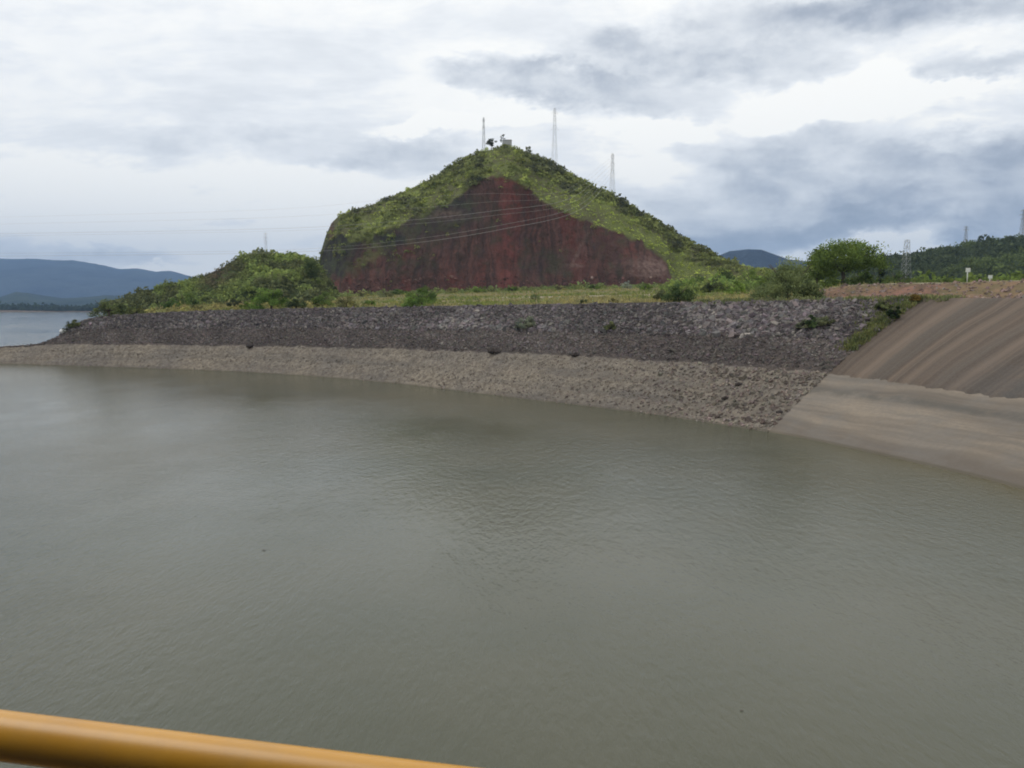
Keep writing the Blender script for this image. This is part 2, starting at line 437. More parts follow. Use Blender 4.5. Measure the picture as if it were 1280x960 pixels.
def rail_f(b, p, t):
    o = obj_c(b); n = b.noise(o, 9, 5, 0.6); n2 = b.noise(b.scale(o, (3, 30, 30)), 1.0, 4)
    c = b.mix(b.rng(n, 0.3, 0.75), (0.68, 0.325, 0.028), (0.74, 0.37, 0.04))
    c = b.mix(b.rng(n2, 0.62, 0.75, 0, 0.5), c, (0.50, 0.20, 0.02))
    ch = b.rng(b.noise(b.scale(o, (14, 40, 40)), 1.0, 6, 0.7), 0.66, 0.70)
    c = b.mix(b.math('MULTIPLY', ch, 0.8), c, (0.20, 0.09, 0.04))
    du = b.rng(b.noise(b.scale(o, (5, 9, 9)), 1.0, 6, 0.7), 0.45, 0.7)
    c = b.mix(b.math('MULTIPLY', du, 0.25), c, (0.40, 0.24, 0.10))
    setc(t, p, c)
    bump(b, t, p, b.noise(o, 60, 3), 0.15, 0.0006)
    p.inputs['Coat Weight'].default_value = 0.35; p.inputs['Coat Roughness'].default_value = 0.22
M['rail'] = material('amber_paint', rail_f, 0.42, 0.5)

def concdeck(b, p, t):
    o = obj_c(b); n = b.noise(o, 1.5, 7, 0.65)
    setc(t, p, b.mix(b.rng(n, 0.35, 0.65), (0.045, 0.044, 0.042), (0.075, 0.072, 0.068)))
    bump(b, t, p, b.noise(o, 12, 5, 0.7), 0.3, 0.01)
M['deck'] = material('deck_concrete', concdeck, 0.9)

# ------------------------------------------------------------------ the bank, as stations from waterline to crest
def P3(px, py, z=None, Y=None):
    if Y is None: Y = dist_at_z(px, py, z)
    return at(px, py, Y)
WL = []; CL = []
def station(w, c, Yc):
    WL.append(P3(w[0], w[1], 0.0)); CL.append(P3(c[0], c[1], Y=Yc))
station((-900, 446), (-880, 441), 250)
station((-260, 452), (-235, 438.5), 232)
station((0, 455), (8, 433.5), 221)
station((60, 456.5), (66, 424), 223)
station((105, 458), (108, 400), 225)
station((200, 461), (203, 391), 220)
station((340, 467), (350, 386.5), 208)
station((480, 478), (510, 384), 188)
station((640, 497), (690, 381), 162)
station((800, 516), (890, 378), 141)
station((960, 540), (1155, 374), 117)
WL.append(np.array([36.6, 83.0, 0])); CL.append(np.array([69.5, 99.0, 16.0]))
WL.append(P3(1280, 612, 0.0)); CL.append(np.array([76.0, 79.0, 15.9]))
WL.append(np.array([43.5, 45.0, 0])); CL.append(np.array([78.5, 50.0, 15.8]))
WL.append(np.array([43.5, 20.0, 0])); CL.append(np.array([79.0, 20.0, 15.7]))
WL.append(np.array([43.5, -12.0, 0])); CL.append(np.array([79.0, -12.0, 15.7]))
WL = np.array(WL); CL = np.array(CL); NS = len(WL)
SB = 10.0                       # station where the rock gives way to the concrete

def hermite(A, s):
    T = np.zeros_like(A); T[1:-1] = (A[2:] - A[:-2]) / 2; T[0] = A[1] - A[0]; T[-1] = A[-1] - A[-2]
    i = np.clip(np.floor(s).astype(int), 0, len(A) - 2); u = (s - i)[:, None]
    return (2*u**3-3*u**2+1)*A[i] + (u**3-2*u**2+u)*T[i] + (-2*u**3+3*u**2)*A[i+1] + (u**3-u**2)*T[i+1]

sA = np.arange(0, SB + 1e-6, 0.0125); sB_ = np.arange(SB, NS - 1 + 1e-6, 0.0125)
def slope_pt(Wp, Cp, t, bulge):
    """t may be (n,k)"""
    t = np.asarray(t)
    P = Wp[:, None] + (Cp - Wp)[:, None] * t[..., None]
    z = Cp[:, 2][:, None] * (t + bulge * np.sin(np.clip(t, 0, 1) * math.pi) * 0.12)
    P = P.copy(); P[..., 2] = z
    return P

BAND1 = ([-900, 0, 40, 100, 340, 480, 640, 750, 840, 940, 1000, 1040, 1100, 1160, 1230, 1280, 1500, 2200],
         [441, 434.5, 431, 430.5, 432.5, 436, 441, 446, 452, 458.5, 463, 468, 474, 484, 494, 499, 530, 620])
BAND2 = ([-900, 60, 100, 200, 340, 640, 840, 1000, 1090, 1200, 2200], [430, 424, 412, 412, 411, 414, 420, 424, 427, 440, 600])
def solve_t(Wp, Cp, line, bulge, lo, hi):
    tt = np.linspace(0, 1, 400)
    P = slope_pt(Wp, Cp, np.broadcast_to(tt, (len(Wp), 400)), bulge)
    px, py = proj(P)
    tgt = np.interp(px, *line)
    below = py > tgt
    k = below.cumprod(axis=1).sum(axis=1) - 1
    return np.clip(tt[np.clip(k, 0, 399)], lo, hi)

def bank(s, with_break):
    Wp = hermite(WL, s); Cp = hermite(CL, s); bu = 0.5
    t1 = solve_t(Wp, Cp, BAND1, bu, 0.12, 0.94)
    t1 = np.clip(t1 + fbm(s * 14, s * 0, 5, 5) * 0.012 + fbm(s * 45, s * 0, 6, 3) * 0.006, 0.1, 0.94)
    near = sm(s, 11.7, 12.6); t1 = t1 * (1 - near) + 0.42 * near
    t2 = np.maximum(solve_t(Wp, Cp, BAND2, bu, 0.2, 0.97), t1 + 0.03)
    segs = [np.linspace(-0.45, 0, 8)[None].repeat(len(s), 0)]
    segs.append(np.linspace(0, 1, 30)[None, 1:] * t1[:, None])
    segs.append(t1[:, None] + np.linspace(0, 1, 20)[None, 1:] * (t2 - t1)[:, None])
    segs.append(t2[:, None] + np.linspace(0, 1, 22)[None, 1:] * (1 - t2)[:, None])
    T = np.hstack(segs)
    row_zone = np.array([0] * (7 + 29) + [1] * 19 + [2] * 21)
    P = slope_pt(Wp, Cp, T, bu)
    # inland lip, falling to the far water on the low spit
    out = (Cp - Wp); out[:, 2] = 0; L = np.linalg.norm(out, axis=1, keepdims=True); out /= L
    fall = 1 - sm(s, 3.4, 4.6)
    lips = []
    for d in (1.5, 3.5, 7, 14, 30):
        Q = Cp + out * d
        Q[:, 2] = Cp[:, 2] - 0.02 * d * (1 - fall) - fall * d * 0.42 - (1 - fall) * max(0, d - 7) * 0.08
        lips.append(Q)
    P = np.concatenate([P, np.stack(lips, 1)], 1)
    row_zone = np.concatenate([row_zone, [2] * 5])
    arc = np.concatenate([[0], np.cumsum(np.linalg.norm(np.diff(Cp * .5 + Wp * .5, axis=0), axis=1))])
    UV = np.zeros(P.shape); UV[..., 0] = arc[:, None]
    UV[:, :T.shape[1], 1] = T * L ; UV[:, T.shape[1]:, 1] = L
    return P, UV, row_zone, T, t1, t2, L[:, 0]

ZONES = {}
def jitter(P, amp, sc, seed):
    n = fbm(P[..., 0] * sc, P[..., 1] * sc + P[..., 2] * sc * 0.7, seed, 4)
    P = P.copy(); P[..., 2] += n * amp; return P

P, UV, rz, T, t1, t2, L = bank(sA, True)
Pn = jitter(P, 0.28, 0.9, 3)
# a ragged small step where the dark gravel ends above the pale band
mats = [M['pale_bank'], M['dark_bank'], M['riprap_bed']]
mi = np.broadcast_to(rz[None, :], (len(sA) - 1, len(rz))).ravel()
Pn[:, 37:] += np.array([0, 0, 0.14])
o = link('reservoir_bank', mesh('reservoir_bank', Pn.reshape(-1, 3), grid_faces(*Pn.shape[:2]), mats, mi, True, uv=UV.reshape(-1, 3)))
tag(o, 'long dark stone bank with a pale drawdown band above the water', kind='structure')
BANK = (Pn, T, t1, t2)

P, UV, rz, T, t1b, t2b, L = bank(sB_, False)
UV2 = UV.copy(); UV2[:, :T.shape[1], 1] = T; UV2[:, T.shape[1]:, 1] = 1.0
Pc = jitter(P, 0.05, 0.5, 9)
Pc[:, 37:, 2] += 0.12
mats = [M['conc_lower'], M['conc_upper']]
mi = np.broadcast_to(np.minimum(rz, 1)[None, :], (len(sB_) - 1, len(rz))).ravel()
o = link('concrete_slope', mesh('concrete_slope', Pc.reshape(-1, 3), grid_faces(*Pc.shape[:2]), mats, mi, True, uv=UV2.reshape(-1, 3)))
tag(o, 'stained concrete slope facing with brown streaks and a pale foot', kind='structure')
CBANK = Pc

# ------------------------------------------------------------------ the plateau behind the crest
crest = hermite(CL, np.arange(3.5, NS - 1, 0.05))
gxs = np.concatenate([np.arange(-168, 150, 1.8), np.arange(150, 420, 9), np.arange(420, 1800, 60)])
gys = np.concatenate([np.arange(-60, 60, 6), np.arange(60, 300, 1.8), np.arange(300, 620, 7), np.arange(620, 3000, 60)])
XX, YY = np.meshgrid(gxs, gys, indexing='ij')
cx, cy, cz = crest.T
def crest_dist(X, Y):
    sh = X.shape; X = X.ravel(); Y = Y.ravel(); D = np.empty(len(X)); Z = np.empty(len(X))
    A = crest[:-1, :2]; B = crest[1:, :2]; AB = B - A; L2 = (AB ** 2).sum(1)
    for i in range(0, len(X), 20000):
        p = np.stack([X[i:i+20000], Y[i:i+20000]], 1)
        ap = p[:, None] - A[None]
        u = np.clip((ap * AB[None]).sum(2) / L2, 0, 1)
        q = A[None] + u[..., None] * AB[None]; dv = p[:, None] - q
        d = np.linalg.norm(dv, axis=2); k = d.argmin(1); r = np.arange(len(p))
        cr_ = AB[k, 0] * dv[r, k, 1] - AB[k, 1] * dv[r, k, 0]
        D[i:i+20000] = d[r, k] * np.where(cr_ > 0, 1, -1)
        Z[i:i+20000] = crest[k, 2] * (1 - u[r, k]) + crest[k + 1, 2] * u[r, k]
    return D.reshape(sh), Z.reshape(sh)
DD, ZZ = crest_dist(XX, YY)
RAT = XX / np.maximum(YY, 30)                    # bearing
def ground_z(X, Y, D, Z, rat):
    emb = sm(rat, 0.33, 0.42)
    z = Z + 0.044 * np.clip(D - 6, 0, None) * (1 - emb) + emb * (2.75 * sm(D, 8, 19) + 0.012 * np.clip(D, 0, 400))
    z = np.where(D > 260, Z + 0.044 * 254 * (1 - emb) + emb * (2.75 + 0.012 * np.clip(D, 0, 400)), z)
    z = z + fbm(X * 0.12, Y * 0.12, 5, 4) * 0.45 * sm(D, 2, 8) * (1 - 0.5 * emb)
    z = z + fbm(X * 0.02, Y * 0.02, 15, 2) * 0.7 * sm(D, 20, 60)
    z = np.where(D < 1.0, Z - (1.0 - D) * 1.0 - 0.25, z - 0.22 * (1 - sm(D, 1, 6)))
    xs = (np.interp(Y, [200, 230, 240, 260, 300, 420, 600, 3000], [95, 95, 98, 106, 118, 150, 215, 260]) - 640) / 1000 * Y
    z = np.minimum(z, (X - xs) * 0.55)
    return np.maximum(z, -4)
GZ = ground_z(XX, YY, DD, ZZ, RAT)
emb = sm(RAT, 0.33, 0.40)
soil = emb * sm(DD, 3, 8) * (1 - sm(DD, 17.5, 19)) * (0.5 + 0.5 * sm(fbm(XX * .08, YY * .08, 31), -0.6, 0.0))
track = emb * sm(DD, 18.5, 20) * (1 - sm(DD, 24, 26)) + 0.8 * (1 - emb) * np.exp(-((DD - 75 - 4 * np.sin(XX * .04)) / 6.0) ** 2) * sm(XX, -25, 5) * (1 - sm(XX, 30, 60))
tone = np.stack([np.clip(soil, 0, 1), np.clip(track, 0, 1), track * 0], -1).reshape(-1, 3)
gme = mesh('ground', np.stack([XX, YY, GZ], -1).reshape(-1, 3), grid_faces(*XX.shape), M['ground'], None, True, col=tone)
tag(link('ground', gme), 'dry grassland plateau behind the stone bank', kind='structure')
gbvh = BVHTree.FromPolygons(np.stack([XX, YY, GZ], -1).reshape(-1, 3).tolist(), grid_faces(*XX.shape).tolist())

# ------------------------------------------------------------------ hills
def ridge(name, pts, Db, Ds, yb, mat, label, back=None, amp=0.0, nsc=0.01, rows=24, step=2.0, zb=None, power=0.8, seed=1):
    px = np.arange(pts[0][0], pts[-1][0] + 0.1, step)
    ys = np.interp(px, [p[0] for p in pts], [p[1] for p in pts])
    ys = ys - fbm(px * 0.05, px * 0, seed, 4) * amp * 0.5
    base = at(px, yb, Db); top = at(px, ys, Ds)
    if zb is not None: base[:, 2] = zb
    v = np.linspace(0, 1, rows)
    P = base[:, None] + (top - base)[:, None] * v[None, :, None]
    P[..., 2] = base[:, 2][:, None] + (top - base)[:, 2][:, None] * (v ** power)[None]
    B = top[:, None] + (np.stack([top[:, 0] * 1.0, np.full(len(px), back or Ds * 1.3), base[:, 2]], 1) - top)[:, None] * np.linspace(0, 1, 8)[None, 1:, None]
    P = np.concatenate([P, B], 1)
    hgt = np.clip((top - base)[:, 2], 0, None).max()
    n = fbm(P[..., 0] * nsc, P[..., 1] * nsc, seed + 5, 5)
    wgt = np.concatenate([np.sin(v * math.pi) , np.full(7, 0.3)])[None]
    P[..., 2] += n * wgt * hgt * 0.12
    P[..., 1] -= n * wgt * hgt * 0.3
    o = link(name, mesh(name, P.reshape(-1, 3), grid_faces(*P.shape[:2]), mat, None, True))
    tag(o, label, kind='structure')
    return P, rows
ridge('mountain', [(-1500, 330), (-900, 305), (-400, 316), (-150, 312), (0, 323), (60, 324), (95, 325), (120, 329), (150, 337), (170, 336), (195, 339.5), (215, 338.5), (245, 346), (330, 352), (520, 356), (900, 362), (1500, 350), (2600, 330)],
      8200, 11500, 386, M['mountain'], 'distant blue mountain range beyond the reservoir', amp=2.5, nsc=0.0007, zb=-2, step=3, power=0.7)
ridge('far_hills', [(-1500, 360), (-300, 368), (0, 371), (20, 364.5), (32, 366), (48, 372), (90, 372), (130, 369), (200, 372), (330, 376), (700, 372)],
      4700, 6200, 386, M['far_ridge'], 'low wooded hills at the foot of the blue mountains', amp=2, nsc=0.003, zb=-2, step=2)
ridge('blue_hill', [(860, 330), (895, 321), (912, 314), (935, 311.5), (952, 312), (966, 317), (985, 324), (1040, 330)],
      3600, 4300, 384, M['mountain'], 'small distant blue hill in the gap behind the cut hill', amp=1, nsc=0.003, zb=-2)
rh, rhr = ridge('wooded_hill', [(950, 352), (1000, 342), (1050, 330), (1100, 323), (1135, 321), (1165, 316), (1185, 310), (1205, 306), (1240, 301), (1262, 298), (1280, 298), (1330, 293), (1500, 292), (1750, 300), (2200, 330)],
      560, 900, 352, M['woodland_floor'], 'dark green wooded hill beyond the road', amp=2, nsc=0.012, zb=15, power=0.75)
lowh, lhr = ridge('headland_hill', [(130, 381), (165, 372), (205, 358), (235, 350), (262, 343), (290, 329), (308, 320), (322, 316), (345, 318), (370, 321), (388, 324), (395, 331), (401, 342), (409, 357), (420, 374)],
      250, 335, 390, M['woodland_floor'], 'low scrub covered hill on the headland left of the cut hill', amp=1.2, nsc=0.03, step=1.5, power=0.8, zb=-2)

# main hill
SIL = ([392, 395, 398, 402, 408, 414, 425, 440, 460, 500, 540, 575, 600, 625, 645, 665, 690, 720, 745, 760, 780, 800, 840, 870, 900, 930, 960, 990, 1030, 1080],
       [352, 345, 330, 312, 292, 279, 269, 261, 255.5, 238.5, 219.5, 197, 186, 181, 182, 189, 201, 219, 233, 238, 248, 262, 285.5, 304, 320, 329, 335, 340, 348, 356])
CLF = ([392, 396, 402, 412, 425, 440, 460, 490, 520, 560, 585, 605, 625, 642, 660, 672, 690, 720, 760, 800, 825, 833, 838, 845, 900],
       [352, 345, 320, 300, 292, 300, 296, 285, 270, 255, 236, 223, 216, 222, 235, 246, 258, 273, 287, 302, 317, 328, 345, 356, 357])
hp = np.arange(392, 1080.1, 1.0)
ys = np.interp(hp, *SIL) + 3.5 * sm(hp, 420, 470) - fbm(hp * 0.09, hp * 0, 3, 4) * 1.2
yc = np.interp(hp, *CLF) + fbm(hp * 0.07, hp * 0, 8, 4) * 4
yc = np.maximum(yc, ys + 0.5)
Db = 430 + 75 * np.clip((430 - hp) / 38, 0, 1) ** 1.6 - 40 * sm(hp, 820, 1000)
yb = 371.0
pb = at(hp, yb, Db)
hc = np.clip((yb - yc) / 1000 * Db, 0, None)
Dc = Db + 3 + hc * 0.42
pc = at(hp, yc, Dc)
# ridge distance so that the upper slope is about 33 degrees
k1 = (384 - ys) / 1000.0
Ds = np.clip((0.62 * Dc + H - pc[:, 2]) / (0.62 - k1), Dc + 8, Dc + 110)
kk = np.ones(15) / 15
Ds = np.convolve(np.pad(Ds, 7, mode='edge'), kk, 'valid')
ps = at(hp, ys, Ds)
NCL, NVG, NBK = 60, 46, 14
vc = np.linspace(0, 1, NCL); vv = np.linspace(0, 1, NVG)[1:]; vb = np.linspace(0, 1, NBK)[1:]
A = pb[:, None] + (pc - pb)[:, None] * vc[None, :, None]
Bq = pc[:, None] + (ps - pc)[:, None] * vv[None, :, None]
Bq[..., 2] = pc[:, 2][:, None] + (ps - pc)[:, 2][:, None] * (vv ** 0.92)[None]
bk = np.stack([ps[:, 0] + 4, ps[:, 1] + 230, np.full(len(hp), 12.0)], 1)
Cq = ps[:, None] + (bk - ps)[:, None] * vb[None, :, None]
Cq[..., 2] = ps[:, 2][:, None] + (bk - ps)[:, 2][:, None] * (vb ** 1.15)[None]
HP = np.concatenate([A, Bq, Cq], 1)
# fluted face: gullies run down the cliff
x_ = A[..., 0]; z_ = A[..., 2]
gul = fbm(x_ * 0.05 + z_ * 0.018, z_ * 0.02, 21, 6) * 3.6 + np.abs(fbm(x_ * 0.13 + z_ * 0.02 + 9, z_ * 0.035, 44, 4)) * 1.0
rough = fbm(x_ * 0.25, z_ * 0.25, 5, 4) * 1.0
HP[:, :NCL, 1] += (gul + rough) * np.sin(np.clip(vc, 0.03, 0.97) * math.pi)[None] ** 0.5
# the big recess in the middle of the face
pxA = np.broadcast_to(hp[:, None], x_.shape)
HP[:, :NCL, 1] += 9 * np.exp(-((pxA - 665) / 38) ** 2) * np.sin(vc * math.pi)[None] - 7 * np.exp(-((pxA - 800) / 30) ** 2) * np.sin(vc * math.pi)[None] * (1 - vc)[None]
nz = fbm(HP[..., 0] * 0.05, HP[..., 1] * 0.05, 12, 5)
wv = np.concatenate([np.zeros(NCL), np.sin(vv * math.pi), np.full(NBK - 1, 0.4)])[None]
HP[..., 2] += nz * wv * 4.5
hpx, hpy = proj(HP)
vegm = np.zeros(HP.shape[:2]); vegm[:, NCL:] = 1
edge = (fbm(hpx * 0.08, hpy * 0.08, 61, 4))
cl_d = (hpy - yc[:, None])                       # px below cliff lip
lft = 1 - sm(hpx, 430, 560)
vegm[:, :NCL] = np.clip(sm(-cl_d[:, :NCL] + edge[:, :NCL] * 7, -4, 2) + lft[:, :NCL] * sm(edge[:, :NCL], 0.05, 0.4) * sm(cl_d[:, :NCL], 60, 20) * .7, 0, 1)
grey = np.zeros_like(vegm)
grey[:, :NCL] = np.clip((1 - sm(hpx, 418, 470))[:, :NCL] * 1.0 + (1 - sm(hpx, 520, 600))[:, :NCL] * sm(hpy, 330, 285)[:, :NCL] * 0.75
                        + 0.5 * sm(fbm(hpx * .03, hpy * .03, 71)[:, :NCL], 0.0, 0.4) + 0.9 * np.exp(-((hpx - 575) / 34) ** 2 - ((hpy - 262) / 24) ** 2)[:, :NCL], 0, 1) * sm(hpy + edge * 12, 358, 338)[:, :NCL]
vegm[hpx < 418] *= 0.25
grey[hpx < 412] = 1
pale = np.exp(-((hpx - 812) / 24) ** 2 - ((hpy - 336) / 13) ** 2) * 1.3 + 0.8 * np.exp(-((hpx - 720) / 12) ** 2 - ((hpy - 332) / 2.2) ** 2) \
     + 0.8 * np.exp(-((hpx - 640) / 40) ** 2 - ((hpy - yc[:, None]) / 2.5) ** 2) + 0.6 * np.exp(-((hpx - 735 + (hpy - 290) * .5) / 2.5) ** 2) * sm(hpy, 285, 300) * (1 - sm(hpy, 325, 335)) \
     + 0.55 * np.exp(-((hpx - 560) / 26) ** 2 - ((hpy - 268) / 8) ** 2)
hcol = np.stack([vegm, np.clip(grey, 0, 1), np.clip(pale * (1 - vegm), 0, 0.9)], -1).reshape(-1, 3)
o = link('cut_hill', mesh('cut_hill', HP.reshape(-1, 3), grid_faces(*HP.shape[:2]), M['hill'], None, True, col=hcol))
tag(o, 'steep green hill with a quarried dark red rock face', kind='structure')
hbvh = BVHTree.FromPolygons(HP.reshape(-1, 3).tolist(), grid_faces(*HP.shape[:2]).tolist())
lbvh = BVHTree.FromPolygons(lowh.reshape(-1, 3).tolist(), grid_faces(*lowh.shape[:2]).tolist())
rbvh = BVHTree.FromPolygons(rh.reshape(-1, 3).tolist(), grid_faces(*rh.shape[:2]).tolist())
bbvh = BVHTree.FromPolygons(Pn.reshape(-1, 3).tolist(), grid_faces(*Pn.shape[:2]).tolist())
cbvh = BVHTree.FromPolygons(Pc.reshape(-1, 3).tolist(), grid_faces(*Pc.shape[:2]).tolist())
def zat(x, y, which=(gbvh, hbvh, lbvh, bbvh, cbvh)):
    best = -99
    for bv in which:
        h = bv.ray_cast(Vector((float(x), float(y), 900)), Vector((0, 0, -1)))
        if h[0] is not None: best = max(best, h[0].z)
    return best if best > -90 else 0.0
def on_ray(px, py, which):
    """where the line of sight through (px,py) lands"""
    d = at(px, py, 1.0) - np.array([0, 0, H]); d = Vector(d.tolist())
    best = None
    for bv in which:
        h = bv.ray_cast(Vector((0, 0, H)), d)
        if h[0] is not None and (best is None or h[0].y < best.y): best = h[0]
    return best

# ------------------------------------------------------------------ far land and water
fl = []
V = np.array([(-16000, 2650, 2.0), (-700, 2650, 2.0), (-150, 1500, 2), (-250, 640, 2), (16000, 640, 2), (16000, 14000, 2), (-16000, 14000, 2)], float)
me = bpy.data.meshes.new('far_land'); me.from_pydata(V.tolist(), [], [list(range(7))]); me.materials.append(M['woodland_floor'])
tag(link('far_land', me), 'far low land beyond the reservoir', kind='structure')
# silty strip along the far shore
xs_ = np.linspace(-2600, -900, 60)
Vs = []
for x in xs_:
    w = 25 + 20 * math.sin(x * .01)
    Vs += [(x, 2560 - w * 0.6, -0.4), (x, 2600 - w * .2, 1.6 + 3.5 * max(0.0, min(1.0, (-1480 - x) / 150.0))), (x, 2665, 4)]
tag(link('far_shore', mesh('far_shore', np.array(Vs), grid_faces(60, 3), M['silt'], None, True)), 'brown silty far shore under the tree line', kind='structure')

wx = np.concatenate([[-16000, -4000, -1200, -500], np.arange(-240, 61, 3), [200, 1200, 4000, 16000]])
wy = np.concatenate([[-1500, -300], np.arange(-6, 260, 3), [400, 900, 2000, 4000, 14500]])
WX, WY = np.meshgrid(wx, wy, indexing='ij')
wl = hermite(WL, np.arange(0, NS - 1, 0.05))[:, :2]
wd = np.full(WX.size, 1e9); pts = np.stack([WX.ravel(), WY.ravel()], 1)
for i in range(0, len(pts), 4000):
    wd[i:i+4000] = np.linalg.norm(pts[i:i+4000, None] - wl[None], axis=2).min(1)
shal = np.exp(-wd / 3.2) * sm(WX.ravel(), 30, 41) * 0.95
wcol = np.stack([shal, shal * 0, shal * 0], 1)
tag(link('water', mesh('water', np.stack([WX, WY, WX * 0], -1).reshape(-1, 3), grid_faces(*WX.shape), M['water'], None, True, col=wcol)),
    'calm murky grey green reservoir water with small ripples', kind='structure')

# ------------------------------------------------------------------ stones
CUBE = np.array([(-1, -1, -1), (1, -1, -1), (1, 1, -1), (-1, 1, -1), (-1, -1, 1), (1, -1, 1), (1, 1, 1), (-1, 1, 1)], float) * 0.5
CF = np.array([(0, 3, 2, 1), (4, 5, 6, 7), (0, 1, 5, 4), (1, 2, 6, 5), (2, 3, 7, 6), (3, 0, 4, 7)])
def rot_rand(n):
    q = RNG.normal(size=(n, 4)); q /= np.linalg.norm(q, axis=1, keepdims=True)
    w, x, y, z = q.T
    return np.stack([1-2*(y*y+z*z), 2*(x*y-z*w), 2*(x*z+y*w), 2*(x*y+z*w), 1-2*(x*x+z*z), 2*(y*z-x*w), 2*(x*z-y*w), 2*(y*z+x*w), 1-2*(x*x+y*y)], 1).reshape(n, 3, 3)
def stones(name, P, size, color, label):
    n = len(P)
    V = CUBE[None] * (1 + RNG.uniform(-0.38, 0.30, (n, 8, 3)))
    V = V * (size[:, None, None] * RNG.uniform(0.65, 1.3, (n, 1, 3)))
    V = np.einsum('nij,nkj->nki', rot_rand(n), V) + P[:, None]
    Fc = (CF[None] + (np.arange(n) * 8)[:, None, None]).reshape(-1, 4)
    col = np.repeat(color, 8, axis=0)
    o = link(name, mesh(name, V.reshape(-1, 3), Fc, M['stone'], None, False, col=col))
    return tag(o, label, kind='stuff')

def sample(BP, n, rlo, rhi, s_lo=0, s_hi=None):
    """random points on rows rlo..rhi of a strip mesh, area weighted"""
    G = BP; s_hi = s_hi or G.shape[0] - 1
    c = G[s_lo:s_hi, rlo:rhi]; du = G[s_lo+1:s_hi+1, rlo:rhi] - c; dv = G[s_lo:s_hi, rlo+1:rhi+1] - c
    ar = np.linalg.norm(np.cross(du, dv), axis=2).ravel(); ar /= ar.sum()
    k = RNG.choice(len(ar), n, p=ar); u = RNG.random((n, 1)); v = RNG.random((n, 1))
    c = c.reshape(-1, 3)[k]; return c + du.reshape(-1, 3)[k] * u + dv.reshape(-1, 3)[k] * v
def greys(n, lo, hi, tint, pale=0.04, pc=(0.30, 0.27, 0.24)):
    g = RNG.uniform(lo, hi, (n, 1)) * np.array(tint)[None] * RNG.uniform(0.93, 1.07, (n, 3))
    m = RNG.random(n) < pale; g[m] = np.array(pc) * RNG.uniform(0.7, 1.1, (m.sum(), 1)); return g
IDX = lambda s: int(s / 0.0125)
n = 46000; Pp = sample(Pn, n, 55, 75, IDX(2.2))
px_, _ = proj(Pp); keep = RNG.random(n) < np.where(px_ < 330, 0.55, 1.0); Pp = Pp[keep]; n = len(Pp)
big_ = sm(fbm(Pp[:, 0] * .06, Pp[:, 1] * .06, 77, 3), -0.3, 0.5)
stones('riprap', Pp, RNG.gamma(3, 0.105, n).clip(.12, .95) * (0.75 + 0.4 * big_), greys(n, 0.075, 0.225, (1.0, 0.885, 0.865), 0.05) * (0.8 + 0.35 * big_[:, None]), 'heaped dark purple grey riprap stones along the upper bank')
n = 20000; Pp = sample(Pn, n, 37, 56, IDX(1.8))
strk = sm(fbm(Pp[:, 0] * .25 + Pp[:, 1] * .12, Pp[:, 2] * .2, 78, 3), -0.3, 0.5)[:, None]
stones('gravel', Pp, RNG.gamma(5, 0.042, n), greys(n, 0.10, 0.195, (1.0, 0.86, 0.80), 0.01) * (0.8 + 0.35 * strk), 'finer dark brown gravel on the middle of the bank')
n = 30000; Pp = sample(Pn, n, 7, 36, 0)
px_, py_ = proj(Pp)
right = sm(px_, 700, 980)
sz = RNG.gamma(4, 0.030, n) * (0.8 + 1.1 * right)
stripe = sm(fbm(Pp[:, 0] * .012, Pp[:, 2] * 1.3, 79, 4), -0.35, 0.35)[:, None]
stones('shore_stones', Pp, sz, greys(n, 0.19, 0.29, (1.0, 0.84, 0.71), 0.01, (0.36, 0.32, 0.28)) * (0.62 + 0.50 * stripe) * (1 - 0.35 * np.exp(-((Pp[:, 2:3] - 3.1 - 0.25 * fbm(Pp[:, 0:1] * .05, Pp[:, 1:2] * .05, 4, 3)) / 0.35) ** 2)), 'pale brown stones of the drawdown band above the water')
# soil clods and rocks on the road embankment
Q = []
while len(Q) < 12000:
    x, y = RNG.uniform(45, 150), RNG.uniform(60, 190)
    if x / y < 0.36 or x / y > 0.9: continue
    Q.append((x, y))
Q = np.array(Q); dq, zq = crest_dist(Q[:, 0], Q[:, 1])
Q = Q[(dq > 2) & (dq < 19)]; 
Zq = np.array([zat(x, y, (gbvh, cbvh, bbvh)) for x, y in Q]); Q = np.column_stack([Q, Zq])
n = len(Q)
stones('rubble', Q, RNG.gamma(4, 0.055, n), greys(n, 0.15, 0.34, (1.0, 0.74, 0.64), 0.05), 'reddish soil and rubble on the road embankment')

Q = np.column_stack([RNG.uniform(-92, 82, 3200), RNG.normal(431, 4.5, 3200)]); Q = Q[(Q[:, 1] < 445)]
Zq = np.array([zat(x, y, (gbvh, hbvh)) for x, y in Q]); ok = Zq < 31.5
Q = np.column_stack([Q, Zq])[ok]; n = len(Q)
stones('fallen_rock', Q, RNG.gamma(2.2, 0.22, n).clip(.2, 1.4), greys(n, 0.09, 0.20, (1.0, 0.56, 0.48), 0.03, (0.28, 0.2, 0.17)), 'reddish fallen rock along the foot of the face')
# ------------------------------------------------------------------ foliage
def leaves(C, size, col, flat=0.0):
    """one bent quad per centre"""
    n = len(C)
    a = RNG.normal(size=(n, 3)); a[:, 2] *= (1 - flat); a /= np.linalg.norm(a, axis=1, keepdims=True)
    b = RNG.normal(size=(n, 3)); b = np.cross(a, b); b /= np.linalg.norm(b, axis=1, keepdims=True)
    c = np.cross(a, b)
    s = np.broadcast_to(size, (n,))[:, None]
    asp = RNG.uniform(0.5, 0.9, (n, 1))
    V = np.stack([C - a * s * .5, C - b * s * .42 * asp + c * s * .12, C + a * s * .5, C + b * s * .42 * asp + c * s * .12], 1)
    Fc = np.arange(n * 4).reshape(n, 4)
    return V.reshape(-1, 3), Fc, np.repeat(col, 4, axis=0)

